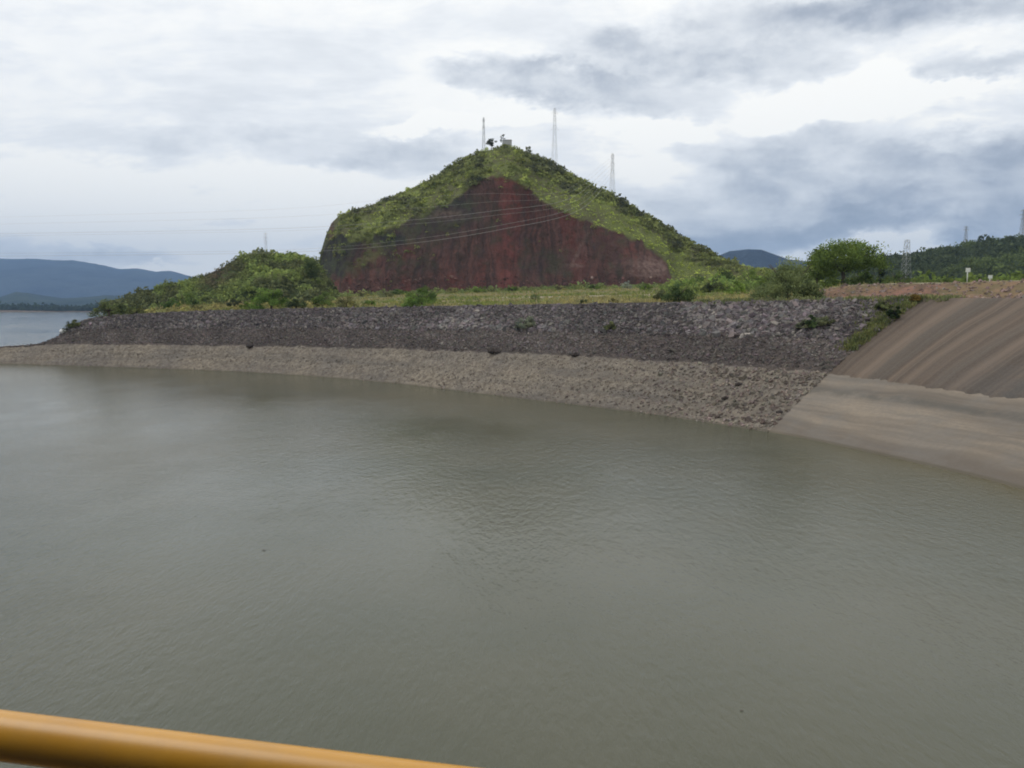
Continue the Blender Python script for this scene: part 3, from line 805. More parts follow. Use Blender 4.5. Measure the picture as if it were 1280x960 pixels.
def bushes(P, rad, col, k, lf, squash=0.75):
    """P (n,3) feet; a ragged dome of k leaves each"""
    n = len(P)
    d = RNG.normal(size=(n, k, 3)); d[..., 2] = np.abs(d[..., 2]); d /= np.linalg.norm(d, axis=2, keepdims=True)
    r = RNG.uniform(0.35, 1.0, (n, k, 1)) ** 0.6
    C = P[:, None] + d * r * rad[:, None, None] * np.array([1, 1, squash * 1.3]) * RNG.uniform(0.8, 1.2, (n, 1, 3))
    cc = np.repeat(col[:, None], k, 1) * RNG.uniform(0.78, 1.22, (n, k, 1))
    sz = (rad[:, None] * lf * RNG.uniform(0.7, 1.3, (n, k))).ravel()
    return leaves(C.reshape(-1, 3), sz, cc.reshape(-1, 3))
def stuff_bushes(name, P, rad, col, k, lf, label, squash=0.75):
    V, Fc, c = bushes(P, rad, col, k, lf, squash)
    return tag(link(name, mesh(name, V, Fc, M['leaf'], None, False, col=c)), label, kind='stuff')
def pal(n, base, var=0.18):
    return np.array(base)[None] * RNG.uniform(1 - var, 1 + var, (n, 1)) * RNG.uniform(0.92, 1.08, (n, 3))

LIME = np.array((0.34, 0.39, 0.105)); OLIVE = np.array((0.190, 0.208, 0.088)); DULL = np.array((0.112, 0.118, 0.078)); DARK = np.array((0.045, 0.060, 0.030))
# scrub over the cut hill
n = 19000
Pp = sample(HP, n, NCL - 2, NCL + NVG + 3)
qx, qy = proj(Pp)
ysq = np.interp(qx, *SIL); ycq = np.interp(qx, *CLF)
up = np.clip((ycq - qy) / np.maximum(ycq - ysq, 4), 0, 1)       # 0 at the cliff lip, 1 on the skyline
nn = fbm(qx * 0.035 + 5, qy * 0.05, 91, 4); n2 = fbm(qx * 0.09, qy * 0.12, 92, 3)
right = sm(qx, 625, 700)
lime = np.clip(right * (1 - sm(up + n2 * .25, 0.40, 0.62)) + (1 - right) * sm(nn, -0.1, 0.35) * 0.75 * (1 - sm(up, .85, 1.1)), 0, 1)
lime = np.clip(lime + 0.6 * sm(qx, 830, 900) * sm(nn, -.3, .2), 0, 1)[:, None]
dk = sm(n2, 0.0, 0.45)[:, None]
base = OLIVE * (1 - dk) + DULL * dk
base = base * (1 - lime) + LIME * lime
base = base * (1 + 0.35 * fbm(qx * .12, qy * .16, 93, 3)[:, None])
keep = RNG.random(n) < np.where(lime[:, 0] > 0.6, 0.9, 0.8)
keep &= ~((qx < 424) & ((RNG.random(n) < 0.75) | (up > .6)))
rad = RNG.gamma(3.2, 0.42, n).clip(.3, 2.6) * np.where(lime[:, 0] > 0.5, 0.48, 1.0) * (1 + 0.35 * sm(up, 0.6, 1.0) * right)
tall = (RNG.random(n) < 0.05) & (lime[:, 0] < .5) & (qx > 440); rad[tall] = rad[tall].clip(1.2, 9) * 1.45; base[tall] *= 0.62
stuff_bushes('hill_scrub', Pp[keep] - np.array([0, 0, .3]), rad[keep], (base * RNG.uniform(0.55, 1.4, (n, 1)))[keep], 20, 0.62, 'green scrub and grass covering the cut hill')
# shrubs clinging to the rock face
n = 2600
Pp = sample(HP, n, 2, NCL - 2); qx, qy = proj(Pp)
pr = (1 - sm(qx, 470, 585)) * 0.85 * sm(qy, 345, 300) + 0.03 + 0.5 * sm(qy - np.interp(qx, *CLF), 12, 3) * sm(fbm(qx * .1, qy * .1, 14), -.2, .3)
pr *= np.where(qx < 418, 0.15, 1) * sm(fbm(qx * .07, qy * .07, 99, 3), -0.25, 0.25)
keep = RNG.random(n) < pr
stuff_bushes('cliff_scrub', Pp[keep], RNG.gamma(4, 0.27, n)[keep], (pal(n, OLIVE * 0.85, .35))[keep], 18, 0.6, 'sparse shrubs clinging to the left of the rock face')

# low scrub at the foot of the face and over the headland hill
n = 6500
Pp = sample(lowh, n, 1, lhr + 1); qx, qy = proj(Pp)
nn = fbm(qx * .06, qy * .09, 33, 3)[:, None]; rock = (np.exp(-((qx - 272) / 22) ** 2 - ((qy - 345) / 16) ** 2))[:, None]
w_ = sm(nn, -.15, .2); base = np.array([[0.205, 0.250, 0.090]]) * w_ + np.array([[0.120, 0.132, 0.070]]) * (1 - w_)
base = base * (1 - rock) + np.array([[0.13, 0.105, 0.085]]) * rock
stuff_bushes('headland_scrub', Pp - np.array([0, 0, .2]), RNG.gamma(5, 0.25, n) * (1 - .4 * rock[:, 0]), base * RNG.uniform(0.7, 1.25, (n, 1)), 22, 0.55, 'dense green scrub over the headland hill')
# wooded hill on the right
n = 8000
Pp = sample(rh, n, 1, rhr + 1); qx, qy = proj(Pp)
Pp = Pp[(qx > 930) & (qx < 1450)]; n = len(Pp)
nn = fbm(Pp[:, 0] * .015, Pp[:, 1] * .015, 37, 3)[:, None]
stuff_bushes('hill_woodland', Pp, RNG.gamma(6, 0.75, n), np.where(nn > 0.1, np.array([[0.095, 0.120, 0.050]]), np.array([[0.058, 0.072, 0.040]])) * RNG.uniform(0.7, 1.3, (n, 1)), 20, 0.5, 'dark woodland covering the hill beyond the road')
# far shore tree line
n = 2600
Pp = np.column_stack([RNG.uniform(-2600, -1100, n), RNG.uniform(2600, 2800, n), np.full(n, 3.5)])
stuff_bushes('far_treeline', Pp, RNG.gamma(6, 2.0, n), pal(n, (0.030, 0.042, 0.020), .3), 16, 0.55, 'dark tree line along the far shore')

def scatter_ground(n, fx, which=(gbvh,)):
    out = []
    for _ in range(n):
        x, y = fx()
        out.append((x, y, zat(x, y, which)))
    return np.array(out)
def polar(px0, px1, y0, y1, pw=1.0):
    def f():
        px = RNG.uniform(px0, px1); Y = y0 + (y1 - y0) * RNG.random() ** pw
        return (px - 640) / 1000 * Y, Y
    return f
# thicket beyond the road (right)
Pp = scatter_ground(1500, polar(1020, 1450, 190, 300)); n = len(Pp)
nn = fbm(Pp[:, 0] * .05, Pp[:, 1] * .05, 47, 3)[:, None]
stuff_bushes('roadside_thicket', Pp, RNG.gamma(6, 0.26, n) * (0.8 + 0.5 * sm(nn[:, 0], -.3, .4)), np.where(nn > 0, np.array([[0.125, 0.165, 0.050]]), np.array([[0.085, 0.110, 0.040]])) * RNG.uniform(0.75, 1.25, (n, 1)), 34, 0.42, 'continuous green thicket beyond the road')
# thicket at the right foot of the hill
Pp = scatter_ground(1100, polar(835, 1010, 240, 420)); n = len(Pp)
stuff_bushes('foothill_thicket', Pp, RNG.gamma(6, 0.36, n), pal(n, (0.175, 0.225, 0.075), .35), 34, 0.42, 'green thicket at the right foot of the hill')
# scrub at the base of the face
Pp = scatter_ground(1500, polar(415, 860, 392, 436)); n = len(Pp)
nn = fbm(Pp[:, 0] * .06, Pp[:, 1] * .06, 48, 3)
stuff_bushes('face_foot_scrub', Pp[nn > -0.15], (RNG.gamma(3, 0.38, n))[nn > -0.15], pal(n, (0.17, 0.20, 0.085), .3)[nn > -0.15], 26, 0.45, 'pale scrub along the foot of the rock face')
# headland foreground scrub
Pp = scatter_ground(1300, polar(120, 430, 226, 275), (gbvh, lbvh)); Pp = Pp[Pp[:, 2] > 1.5]; n = len(Pp)
nn = fbm(Pp[:, 0] * .08, Pp[:, 1] * .08, 49, 3)
stuff_bushes('headland_grass_scrub', Pp[nn > -.2], RNG.gamma(5, 0.22, n)[nn > -.2], pal(n, (0.22, 0.205, 0.095), .35)[nn > -.2], 24, 0.45, 'yellow green scrub on the flat headland')

# grass tufts over the plateau and down some of the bank edge
def tufts(name, P, h, col, label, k=5):
    n = len(P)
    base = np.repeat(P, k, axis=0) + np.column_stack([RNG.normal(0, .22, (n * k, 2)), np.zeros(n * k)])
    hh = np.repeat(h, k) * RNG.uniform(0.6, 1.2, n * k); an = RNG.uniform(0, 6.28, n * k); w = hh * 0.22
    dx_ = np.column_stack([np.cos(an), np.sin(an), an * 0]) * w[:, None]
    lean = np.column_stack([RNG.normal(0, .25, (n * k, 2)) * hh[:, None], hh])
    V = np.stack([base - dx_, base + dx_, base + lean + dx_ * .3, base + lean - dx_ * .3], 1).reshape(-1, 3)
    V[:, 2] -= 0.05
    c = np.repeat(np.repeat(col, k, axis=0) * RNG.uniform(.8, 1.2, (n * k, 1)), 4, axis=0)
    return tag(link(name, mesh(name, V, np.arange(n * k * 4).reshape(-1, 4), M['grass'], None, False, col=c)), label, kind='stuff')
Pp = scatter_ground(16000, polar(160, 1330, 150, 430, 1.4)); 
dq, _ = crest_dist(Pp[:, 0], Pp[:, 1]); keep = (dq > 2.0) & (Pp[:, 2] > 2)
emb_q = sm(Pp[:, 0] / Pp[:, 1], 0.33, 0.4); keep &= (RNG.random(len(Pp)) > emb_q * 0.75) & ~((emb_q > .5) & (dq > 17) & (dq < 26))
Pp = Pp[keep]; n = len(Pp)
nn = sm(fbm(Pp[:, 0] * .05, Pp[:, 1] * .03, 52, 4), -.3, .35)[:, None]
tufts('grass', Pp, RNG.uniform(0.3, 0.8, n), np.array([[0.27, 0.235, 0.115]]) * (1 - nn) + np.array([[0.155, 0.185, 0.060]]) * nn, 'straw and green grass tufts on the plateau')
# strip of weeds between rock and concrete, and along the crest on the right
wp = []
for _ in range(1500):
    t = RNG.uniform(0.50, 1.0); s_ = 10 - abs(RNG.normal(0, 0.02 + 0.05 * (t - .5))) * 2 
    c = hermite(WL, np.array([s_]))[0] * (1 - t) + hermite(CL, np.array([s_]))[0] * t
    wp.append((c[0], c[1], zat(c[0], c[1], (bbvh, cbvh))))
wp = np.array(wp); n = len(wp)
tufts('weeds', wp, RNG.uniform(0.25, 0.6, n), pal(n, (0.12, 0.13, 0.055), .35), 'strip of weeds where the stone bank meets the concrete')
wp = []
for _ in range(900):
    s_ = RNG.uniform(8.9, 10.15); d = RNG.uniform(-1.5, 5)
    w0, c0 = hermite(WL, np.array([s_]))[0], hermite(CL, np.array([s_]))[0]; dr = (c0 - w0)[:2]; dr /= np.linalg.norm(dr)
    x, y = c0[:2] + dr * d; wp.append((x, y, zat(x, y, (bbvh, cbvh, gbvh))))
wp = np.array(wp); n = len(wp)
tufts('crest_weeds', wp, RNG.uniform(0.25, 0.65, n), pal(n, (0.16, 0.17, 0.085), .3), 'grey green weeds along the crest left of the concrete')

# ------------------------------------------------------------------ single trees and shrubs
def tree(name, px, Y, w, h, col, label, cat='tree', group=None, kind='round', nleaf=2600, lf=0.42, z=None, trunk_h=None, which=None, bark=True):
    x = (px - 640) / 1000 * Y
    if z is None: z = zat(x, Y, which or (gbvh, lbvh, bbvh, cbvh, hbvh))
    root = empty(name, (x, Y, z - 0.05), label, cat, group)
    rs = np.random.default_rng(int(px * 10) + int(Y))
    # limbs
    a = Acc()
    th = trunk_h if trunk_h is not None else (h * 0.45 if kind == 'umbrella' else h * 0.3)
    lean = rs.normal(0, .04 * h, 2)
    top = np.array([lean[0], lean[1], th])
    r0 = max(0.05, w * 0.022 + 0.02)
    a.tube([np.zeros(3), top * np.array([.3, .3, .5]), top], [r0 * 1.35, r0 * 1.05, r0 * .85], 7)
    ends = []
    nl = 7
    for i in range(nl):
        an = i / nl * 6.28 + rs.uniform(-.3, .3); rr = w * 0.5 * rs.uniform(.45, .8)
        ez = h * (rs.uniform(.68, .86) if kind == 'umbrella' else rs.uniform(.45, .85))
        if kind == 'column': rr = w * .25
        e_ = np.array([math.cos(an) * rr, math.sin(an) * rr, max(ez, th * 1.1)])
        mid = (top + e_) / 2 + np.array([0, 0, -.04 * h]) + rs.normal(0, .02 * w, 3)
        a.tube([top, mid, e_], [r0 * .6, r0 * .4, r0 * .15], 5)
        ends.append(e_)
    link('trunk', a.me('trunk', M['bark'], True), root)
    # crown: clumps of leaves, uneven
    nc = 64 if nleaf > 8000 else (34 if nleaf > 1500 else 18)
    d = rs.normal(size=(nc, 3)); d /= np.linalg.norm(d, axis=1, keepdims=True)
    rr = rs.uniform(0.35, 0.86, (nc, 1)) ** .7
    if kind == 'umbrella':
        c = d * rr * np.array([w * .5, w * .5, h * .29]); c[:, 2] += h * .64 - (np.hypot(c[:, 0], c[:, 1]) / w) ** 2 * h * .55; cs = w * .14
    elif kind == 'column':
        c = d * rr * np.array([w * .4, w * .4, h * .45]); c[:, 2] += h * .52; cs = w * .3
    else:
        d[:, 2] = np.where(d[:, 2] < -.3, -d[:, 2] * .6, d[:, 2])
        c = d * rr * np.array([w * .46, w * .46, h * .84]); c[:, 2] += h * .12; cs = min(w * .15, h * .22)
        c[:, :2] *= (1.12 - 0.25 * (c[:, 2:3] / h))
    k = nleaf // nc
    q = rs.normal(size=(nc, k, 3)); q /= np.linalg.norm(q, axis=2, keepdims=True)
    csr = cs * rs.uniform(.65, 1.25, (nc, 1, 1))
    q = q * csr * rs.uniform(.3, 1.0, (nc, k, 1)) * np.array([1.15, 1.15, .75 if kind != 'column' else 1.3])
    C = (c[:, None] + q).reshape(-1, 3)
    tn = rs.uniform(.60, 1.35, (nc, 1, 1)) * rs.uniform(.82, 1.18, (nc, k, 1))
    cc = (np.array(col)[None, None] * tn).reshape(-1, 3)
    # a few stray twigs beyond the outline
    V, Fc, cl = leaves(C, lf * rs.uniform(.6, 1.3, len(C)), cc)
    V[:, 2] = np.maximum(V[:, 2], 0.02)
    link('crown', mesh('crown', V, Fc, M['leaf'], None, False, col=cl), root)
    return root

GRN = (0.115, 0.165, 0.045); BR = (0.15, 0.21, 0.05); GG = (0.105, 0.125, 0.065); DG = (0.075, 0.098, 0.048); YG = (0.20, 0.195, 0.09)
tree('umbrella_tree', 1052, 196, 20, 12.2, (0.120, 0.165, 0.048), 'large bright green spreading tree beside the road', kind='umbrella', nleaf=15000, lf=0.5, trunk_h=4.0)
tree('umbrella_tree', 1018, 204, 10.0, 8.4, (0.12, 0.17, 0.045), 'smaller bright tree tucked at the left of the big spreading tree', kind='umbrella', nleaf=3000, lf=0.48)
tree('bushy_tree', 981, 140, 12.4, 7.8, (0.160, 0.190, 0.092), 'large grey green bushy tree on the crest of the bank', nleaf=11000, lf=0.33)
tree('bushy_tree', 957, 146, 6.0, 3.8, (0.12, 0.15, 0.065), 'low bush adjoining the left of the grey green bushy tree', nleaf=2000, lf=0.34)
tree('bushy_tree', 1012, 140, 5.0, 3.6, DG, 'dark bush under the right edge of the grey green bushy tree', nleaf=1500, lf=0.34)
tree('bushy_tree', 847, 152, 7.0, 4.4, (0.075, 0.105, 0.045), 'round dark green bush on the crest below the right end of the rock face', nleaf=3500, lf=0.32)
tree('bushy_tree', 826, 160, 4.4, 3.4, (0.14, 0.15, 0.075), 'paler bush just behind the round dark bush', nleaf=1500, lf=0.34)
tree('bushy_tree', 528, 192, 10.4, 5.4, (0.125, 0.185, 0.055), 'bright green spreading bush in front of the left part of the rock face', nleaf=5200, lf=0.38)
tree('bushy_tree', 434, 206, 6.8, 3.9, YG, 'yellow green bush at the left foot of the rock face', nleaf=2200, lf=0.38)
tree('bushy_tree', 341, 216, 11.5, 6.4, (0.115, 0.175, 0.048), 'large green bush in front of the headland hill', nleaf=5200, lf=0.42)
tree('bushy_tree', 372, 212, 6.5, 3.2, (0.07, 0.09, 0.045), 'low dark bush right of the large headland bush', nleaf=1800, lf=0.4)
tree('bushy_tree', 404, 222, 6.5, 5.0, (0.13, 0.175, 0.06), 'light green tree below the dark left corner of the hill', nleaf=2400, lf=0.42)
tree('bushy_tree', 392, 300, 6.0, 9.5, DG, 'dark slim tree in the notch between the two hills', kind='column', nleaf=1800, lf=0.55, which=(gbvh, lbvh))
tree('bushy_tree', 215, 268, 9.0, 6.0, (0.10, 0.15, 0.05), 'round green tree at the left shoulder of the headland hill', nleaf=2400, lf=0.45)
tree('bushy_tree', 238, 262, 8.0, 6.8, (0.12, 0.165, 0.055), 'lighter tree right of the round shoulder tree', nleaf=2200, lf=0.45)
tree('bushy_tree', 295, 240, 5.0, 4.8, (0.06, 0.07, 0.045), 'dark bush under the bare rock of the headland hill', nleaf=1500, lf=0.42)
tree('bushy_tree', 138, 228, 11.5, 5.6, (0.105, 0.125, 0.055), 'broad olive bush at the tip of the stone bank', nleaf=4200, lf=0.4)
tree('bushy_tree', 172, 236, 8.0, 3.8, (0.13, 0.14, 0.06), 'low olive bush behind the broad tip bush', nleaf=1800, lf=0.4)
tree('shrub', 86, 223, 3.2, 3.4, (0.075, 0.085, 0.05), 'dark shrub lowest on the tip of the bank', cat='shrub', nleaf=900, lf=0.34)
tree('shrub', 97, 222, 5.0, 3.0, (0.11, 0.125, 0.06), 'grey green shrub on the tip of the bank above the white rock', cat='shrub', nleaf=1200, lf=0.34)
tree('bushy_tree', 903, 300, 10.5, 8.4, (0.06, 0.085, 0.035), 'dark round tree at the right foot of the hill', nleaf=2600, lf=0.5)
tree('bushy_tree', 872, 308, 9.5, 7.6, (0.095, 0.13, 0.05), 'mid green tree left of the dark round tree', nleaf=2200, lf=0.5)
tree('bushy_tree', 935, 262, 10.0, 7.5, (0.125, 0.17, 0.05), 'bright green tree right of the dark round tree', nleaf=2400, lf=0.48)
tree('bushy_tree', 963, 232, 9.0, 7.4, (0.13, 0.175, 0.048), 'light green tree rising behind the bushy crest tree', nleaf=2400, lf=0.45)
tree('cypress', 1097, 198, 2.2, 9.4, (0.045, 0.060, 0.035), 'narrow dark columnar tree right of the big spreading tree', kind='column', nleaf=1300, lf=0.36)
tree('bushy_tree', 1118, 215, 8.0, 5.0, (0.095, 0.13, 0.05), 'low green tree just left of the twin pale masts', nleaf=1800, lf=0.45)
tree('bushy_tree', 1078, 212, 7.0, 5.2, (0.085, 0.12, 0.04), 'green bush beneath the right side of the spreading tree', nleaf=1500, lf=0.45)
tree('shrub', 669, 226, 3.2, 3.4, (0.155, 0.185, 0.085), 'thin pale green shrub below the centre of the rock face', cat='shrub', nleaf=500, lf=0.32)
tree('shrub', 728, 168, 2.6, 1.5, (0.09, 0.11, 0.05), 'small dark shrub on the crest below the centre of the face', cat='shrub', nleaf=500, lf=0.28)
tree('shrub', 765, 170, 3.2, 1.6, (0.13, 0.12, 0.055), 'brownish low shrub on the crest, left of the dark round bush', cat='shrub', nleaf=500, lf=0.28)
tree('shrub', 783, 385, 6.0, 4.4, (0.28, 0.30, 0.26), 'whitish grey shrub at the foot of the right end of the face', cat='shrub', nleaf=700, lf=0.5)
tree('shrub', 484, 330, 8.0, 4.0, (0.17, 0.18, 0.10), 'pale shrub under the left part of the rock face', cat='shrub', nleaf=800, lf=0.5)

foot = [(455, 375, 7, 3.6, YG, 'olive shrub at the foot of the face right of the yellow green bush'), (500, 392, 9, 4.4, GRN, 'green shrub close under the face, left of the bright spreading bush'),
        (566, 380, 9, 4.0, YG, 'yellowish shrub under the face, right of the bright spreading bush'), (600, 395, 10, 4.2, BR, 'light green shrub under the face below the summit'),
        (640, 392, 8, 3.6, GRN, 'green shrub under the middle of the rock face'), (700, 398, 8, 3.4, YG, 'yellow green shrub under the right half of the face'),
        (742, 396, 7, 3.2, GRN, 'small green shrub under the right half of the face'), (806, 330, 6, 3.8, BR, 'light shrub left of the paler crest bush'),
        (862, 262, 8, 5.6, BR, 'light green tree behind the round dark crest bush'), (888, 240, 8, 4.6, GG, 'grey green bush between the dark round tree and the crest'),
        (918, 215, 7, 3.8, BR, 'light green bush left of the grey green bushy tree'), (246, 232, 6, 3.0, YG, 'yellow green bush on the flat headland below the shoulder trees'),
        (312, 226, 7, 3.2, BR, 'light bush left of the large headland bush'), (462, 222, 5, 2.4, GRN, 'low green bush on the flat right of the yellow green bush')]
for (a1, a2, a3, a4, a5, a6) in foot: tree('shrub', a1, a2, a3, a4, a5, a6, cat='shrub', nleaf=1300, lf=0.46)
def on_bank(px, py, bv=None):
    for k in range(40):
        h = on_ray(px, py + k * 0.5, bv or (bbvh, cbvh, gbvh))
        if h is not None: return h
def bank_shrub(px, py, w, h, col, label, n=900, squash=1):
    p = on_bank(px, py); n *= 2; tree('shrub', 640 + p.x / p.y * 1000, p.y, w, h, col, label, cat='shrub', nleaf=n, lf=0.36, z=p.z + 0.3, group='shrubs growing on the stone bank')
bank_shrub(657, 412, 4.0, 2.7, (0.17, 0.185, 0.145), 'rounded grey green shrub alone in the middle of the stone bank', 1100)
bank_shrub(1014, 412, 2.2, 2.0, (0.07, 0.10, 0.045), 'dark shrub on the stone bank near the concrete slope', 600)
bank_shrub(1030, 409, 3.0, 1.9, (0.14, 0.15, 0.09), 'pale shrub beside the dark one on the stone bank', 600)
bank_shrub(1003, 412, 2.6, 1.4, (0.17, 0.18, 0.12), 'low grey shrub left of the dark one on the stone bank', 400)
bank_shrub(1117, 400, 1.9, 2.3, (0.045, 0.065, 0.03), 'small very dark shrub at the edge of the concrete slope', 700)
bank_shrub(1104, 388, 2.4, 1.5, (0.13, 0.15, 0.07), 'light weedy shrub just above the very dark one', 400)
bank_shrub(762, 414, 2.4, 1.5, (0.15, 0.16, 0.08), 'low yellowish shrub on the stone bank right of centre', 400)
bank_shrub(1143, 378, 1.6, 1.3, (0.17, 0.12, 0.04), 'small rusty orange shrub at the top corner of the concrete', 400)

# ------------------------------------------------------------------ rocks lying on the pale band
def boulder(px, py, s, mat, label, group=None, name='boulder'):
    p = on_bank(px, py)
    V = []; import_n = 3
    ico = [(-1, 1.618, 0), (1, 1.618, 0), (-1, -1.618, 0), (1, -1.618, 0), (0, -1, 1.618), (0, 1, 1.618), (0, -1, -1.618), (0, 1, -1.618), (1.618, 0, -1), (1.618, 0, 1), (-1.618, 0, -1), (-1.618, 0, 1)]
    fc = [(0,11,5),(0,5,1),(0,1,7),(0,7,10),(0,10,11),(1,5,9),(5,11,4),(11,10,2),(10,7,6),(7,1,8),(3,9,4),(3,4,2),(3,2,6),(3,6,8),(3,8,9),(4,9,5),(2,4,11),(6,2,10),(8,6,7),(9,8,1)]
    V = np.array(ico) / 1.9 * .5 * s * RNG.uniform(.75, 1.25, (12, 3)) * np.array([1.3, 1, .8])
    me = mesh('boulder', V, np.array(fc), mat, None, False)
    o = link(name, me, None, (p.x, p.y, p.z + s * .2))
    return tag(o, label, 'rock', group)
gB = 'dark rocks lying on the pale band'
boulder(616, 441, 1.5, M['darkrock'], 'dark rock at the top of the pale band below the middle of the rock face', gB)
boulder(622, 441.5, 1.1, M['darkrock'], 'smaller dark rock touching the right of the one below the middle of the rock face', gB)
boulder(719, 445, 1.2, M['darkrock'], 'dark rock at the top of the pale band below the right half of the face', gB)
boulder(923, 482, 0.8, M['darkrock'], 'upper dark rock on the pale band left of the concrete', gB)
boulder(906, 499, 0.75, M['darkrock'], 'lower dark rock on the pale band left of the concrete', gB)
boulder(974, 517, 0.7, M['darkrock'], 'dark rock against the lower edge of the concrete', gB)
boulder(312, 434, 1.6, M['darkrock'], 'dark rock at the top of the pale band below the headland hill', gB)
boulder(79, 411, 1.9, M['whiterock'], 'white rock among the shrubs at the tip of the bank')

# ------------------------------------------------------------------ pylons
def pylon(px, Y, y_top, bw, label, mat, arms=3, armw=4.0, z=None, th=0.16, name='pylon', tw=0.5, group='lattice pylons', which=None, rz=0.3):
    x = (px - 640) / 1000 * Y
    if z is None: z = zat(x, Y, which or (gbvh, hbvh, lbvh, rbvh))
    ht = at(px, y_top, Y)[2] - z
    root = empty(name, (x, Y, z - 0.3), label, 'pylon', group, rz)
    ht += 0.3
    a = Acc()
    def half(v): return (bw / 2) * (1 - v) ** 1.3 + tw / 2
    lv = np.linspace(0, 1, 9)
    for sx in (-1, 1):
        for sy in (-1, 1):
            a.tube([(sx * half(v), sy * half(v), v * ht) for v in lv], th / 2, 4)
    for i in range(8):
        h0, h1 = half(lv[i]), half(lv[i + 1]); z0, z1 = lv[i] * ht, lv[i + 1] * ht
        for (ax, sg) in ((0, 1), (0, -1), (1, 1), (1, -1)):
            def q(u, hh, zz): return (u * hh, sg * hh, zz) if ax == 0 else (sg * hh, u * hh, zz)
            a.tube([q(-1, h0, z0), q(1, h1, z1)], th / 3, 4, False); a.tube([q(1, h0, z0), q(-1, h1, z1)], th / 3, 4, False)
            a.tube([q(-1, h1, z1), q(1, h1, z1)], th / 3, 4, False)
    link('lattice_mast', a.me('lattice_mast', mat), root)
    tips = []
    ca, sa = math.cos(rz), math.sin(rz)
    for k in range(arms):
        zz_ = ht * (0.96 - 0.13 * k); w = armw * (0.8 + 0.2 * (k == 1))
        c = Acc()
        for sx in (-1, 1):
            c.tube([(0, -.3, zz_), (sx * w / 2, 0, zz_)], th / 2.5, 4); c.tube([(0, .3, zz_ + .05), (sx * w / 2, 0, zz_ + .05)], th / 2.5, 4)
            c.tube([(0, 0, zz_ + ht * .035), (sx * w / 2, 0, zz_ + .1)], th / 2.5, 4)
        arm = link('crossarm', c.me('crossarm', mat), root)
        for sx in (-1, 1):
            d = Acc(); d.tube([(sx * w / 2, 0, zz_), (sx * w / 2, 0, zz_ - 1.3)], th / 2.2, 6)
            link('insulator', d.me('insulator', M['galv']), arm)
            tips.append(Vector((x + ca * sx * w / 2, Y + sa * sx * w / 2, z - .3 + zz_ - 1.3)))
    return tips
pylon(605.5, 528, 147, 2.2, 'slim lattice mast on the left of the hill summit', M['galv'], arms=2, armw=1.6, th=.11, tw=.7)
t2_ = pylon(692, 600, 135, 6.5, 'tallest faint pylon behind the summit ridge', M['galv'], arms=3, armw=5.5, th=.10, tw=1.2)
t3_ = pylon(763, 512, 192, 3.2, 'pylon rising behind the right shoulder of the hill', M['galv'], arms=3, armw=2.8, th=.10, tw=.9)
tl_ = pylon(336, 342, 291, 1.8, 'thin pylon on the headland hill at the left', M['galv'], arms=3, armw=1.6, th=.05, tw=.2, which=(gbvh, lbvh))
pylon(1128, 236, 300, 1.6, 'pale twin legged pylon beyond the road', M['pale_steel'], arms=2, armw=2.2, th=.08, tw=1.0)
pylon(1200, 900, 283, 3, 'small pylon on the skyline of the wooded hill', M['galv'], arms=2, armw=7.0, th=.30, tw=1.0)
pylon(1270, 905, 262, 5, 'larger pylon at the right end of the wooded skyline', M['galv'], arms=3, armw=11.0, th=.45, tw=1.4)

# cables sagging from the headland pylon to the shoulder pylon, in front of the face
lab = ['lowest cable, sagging furthest down across the rock face', 'second lowest cable crossing the rock face', 'middle cable of the lower group crossing the rock face',
       'middle cable of the upper group crossing the rock face', 'second highest cable crossing the rock face', 'highest cable crossing the rock face']
ctrl = [  # start (px,y,Y), mid (px,y,Y) and end pylon tip
    ((336, 316, 300), (560, 303, 388)), ((336, 313, 303), (560, 298, 390)), ((336, 289, 305), (560, 281.5, 392)),
    ((336, 286, 308), (560, 276, 394)), ((336, 272, 312), (560, 262, 396)), ((336, 262, 314), (560, 250, 398))]
ends = [(724, 262.5, 447), (721, 258, 446), (716, 253, 446), (712, 248, 446), (706, 243, 447), (702, 239, 447)]
for i, ((a0, m0), e0) in enumerate(zip(ctrl, ends)):
    Pa, Pm, Pe = at(*a0), at(*m0), at(*e0)
    tip = np.array(t3_[::-1][i])
    tt = np.linspace(0, 1, 40)[:, None]
    # one catenary-like sag through the three measured points, then up to the insulator
    um = (Pm[0] - Pa[0]) / (Pe[0] - Pa[0])
    l0 = (1 - tt) * Pa + tt * Pe
    sag = (Pm[2] - ((1 - um) * Pa[2] + um * Pe[2])) / (um * (1 - um))
    l0[:, 2] += (tt * (1 - tt))[:, 0] * sag
    # the line comes in from over the water, beyond the left of the view
    far = at(-180, a0[1] + (6, 5, 9, 9, 12, 14)[i], 205)
    path = hermite(np.array([far, l0[0], l0[13], l0[26], l0[39], tip]), np.linspace(0, 5, 80))
    a = Acc(); a.tube(path, np.interp(path[:, 1], [205, 330, 400], [0.25, 0.55, 1.0]) * (0.07, 0.05, 0.04, 0.06, 0.035, 0.03)[i], 4)
    o = link('cable', a.me('cable', M['cable'])); tag(o, lab[i], 'cable', 'power cables crossing the rock face')

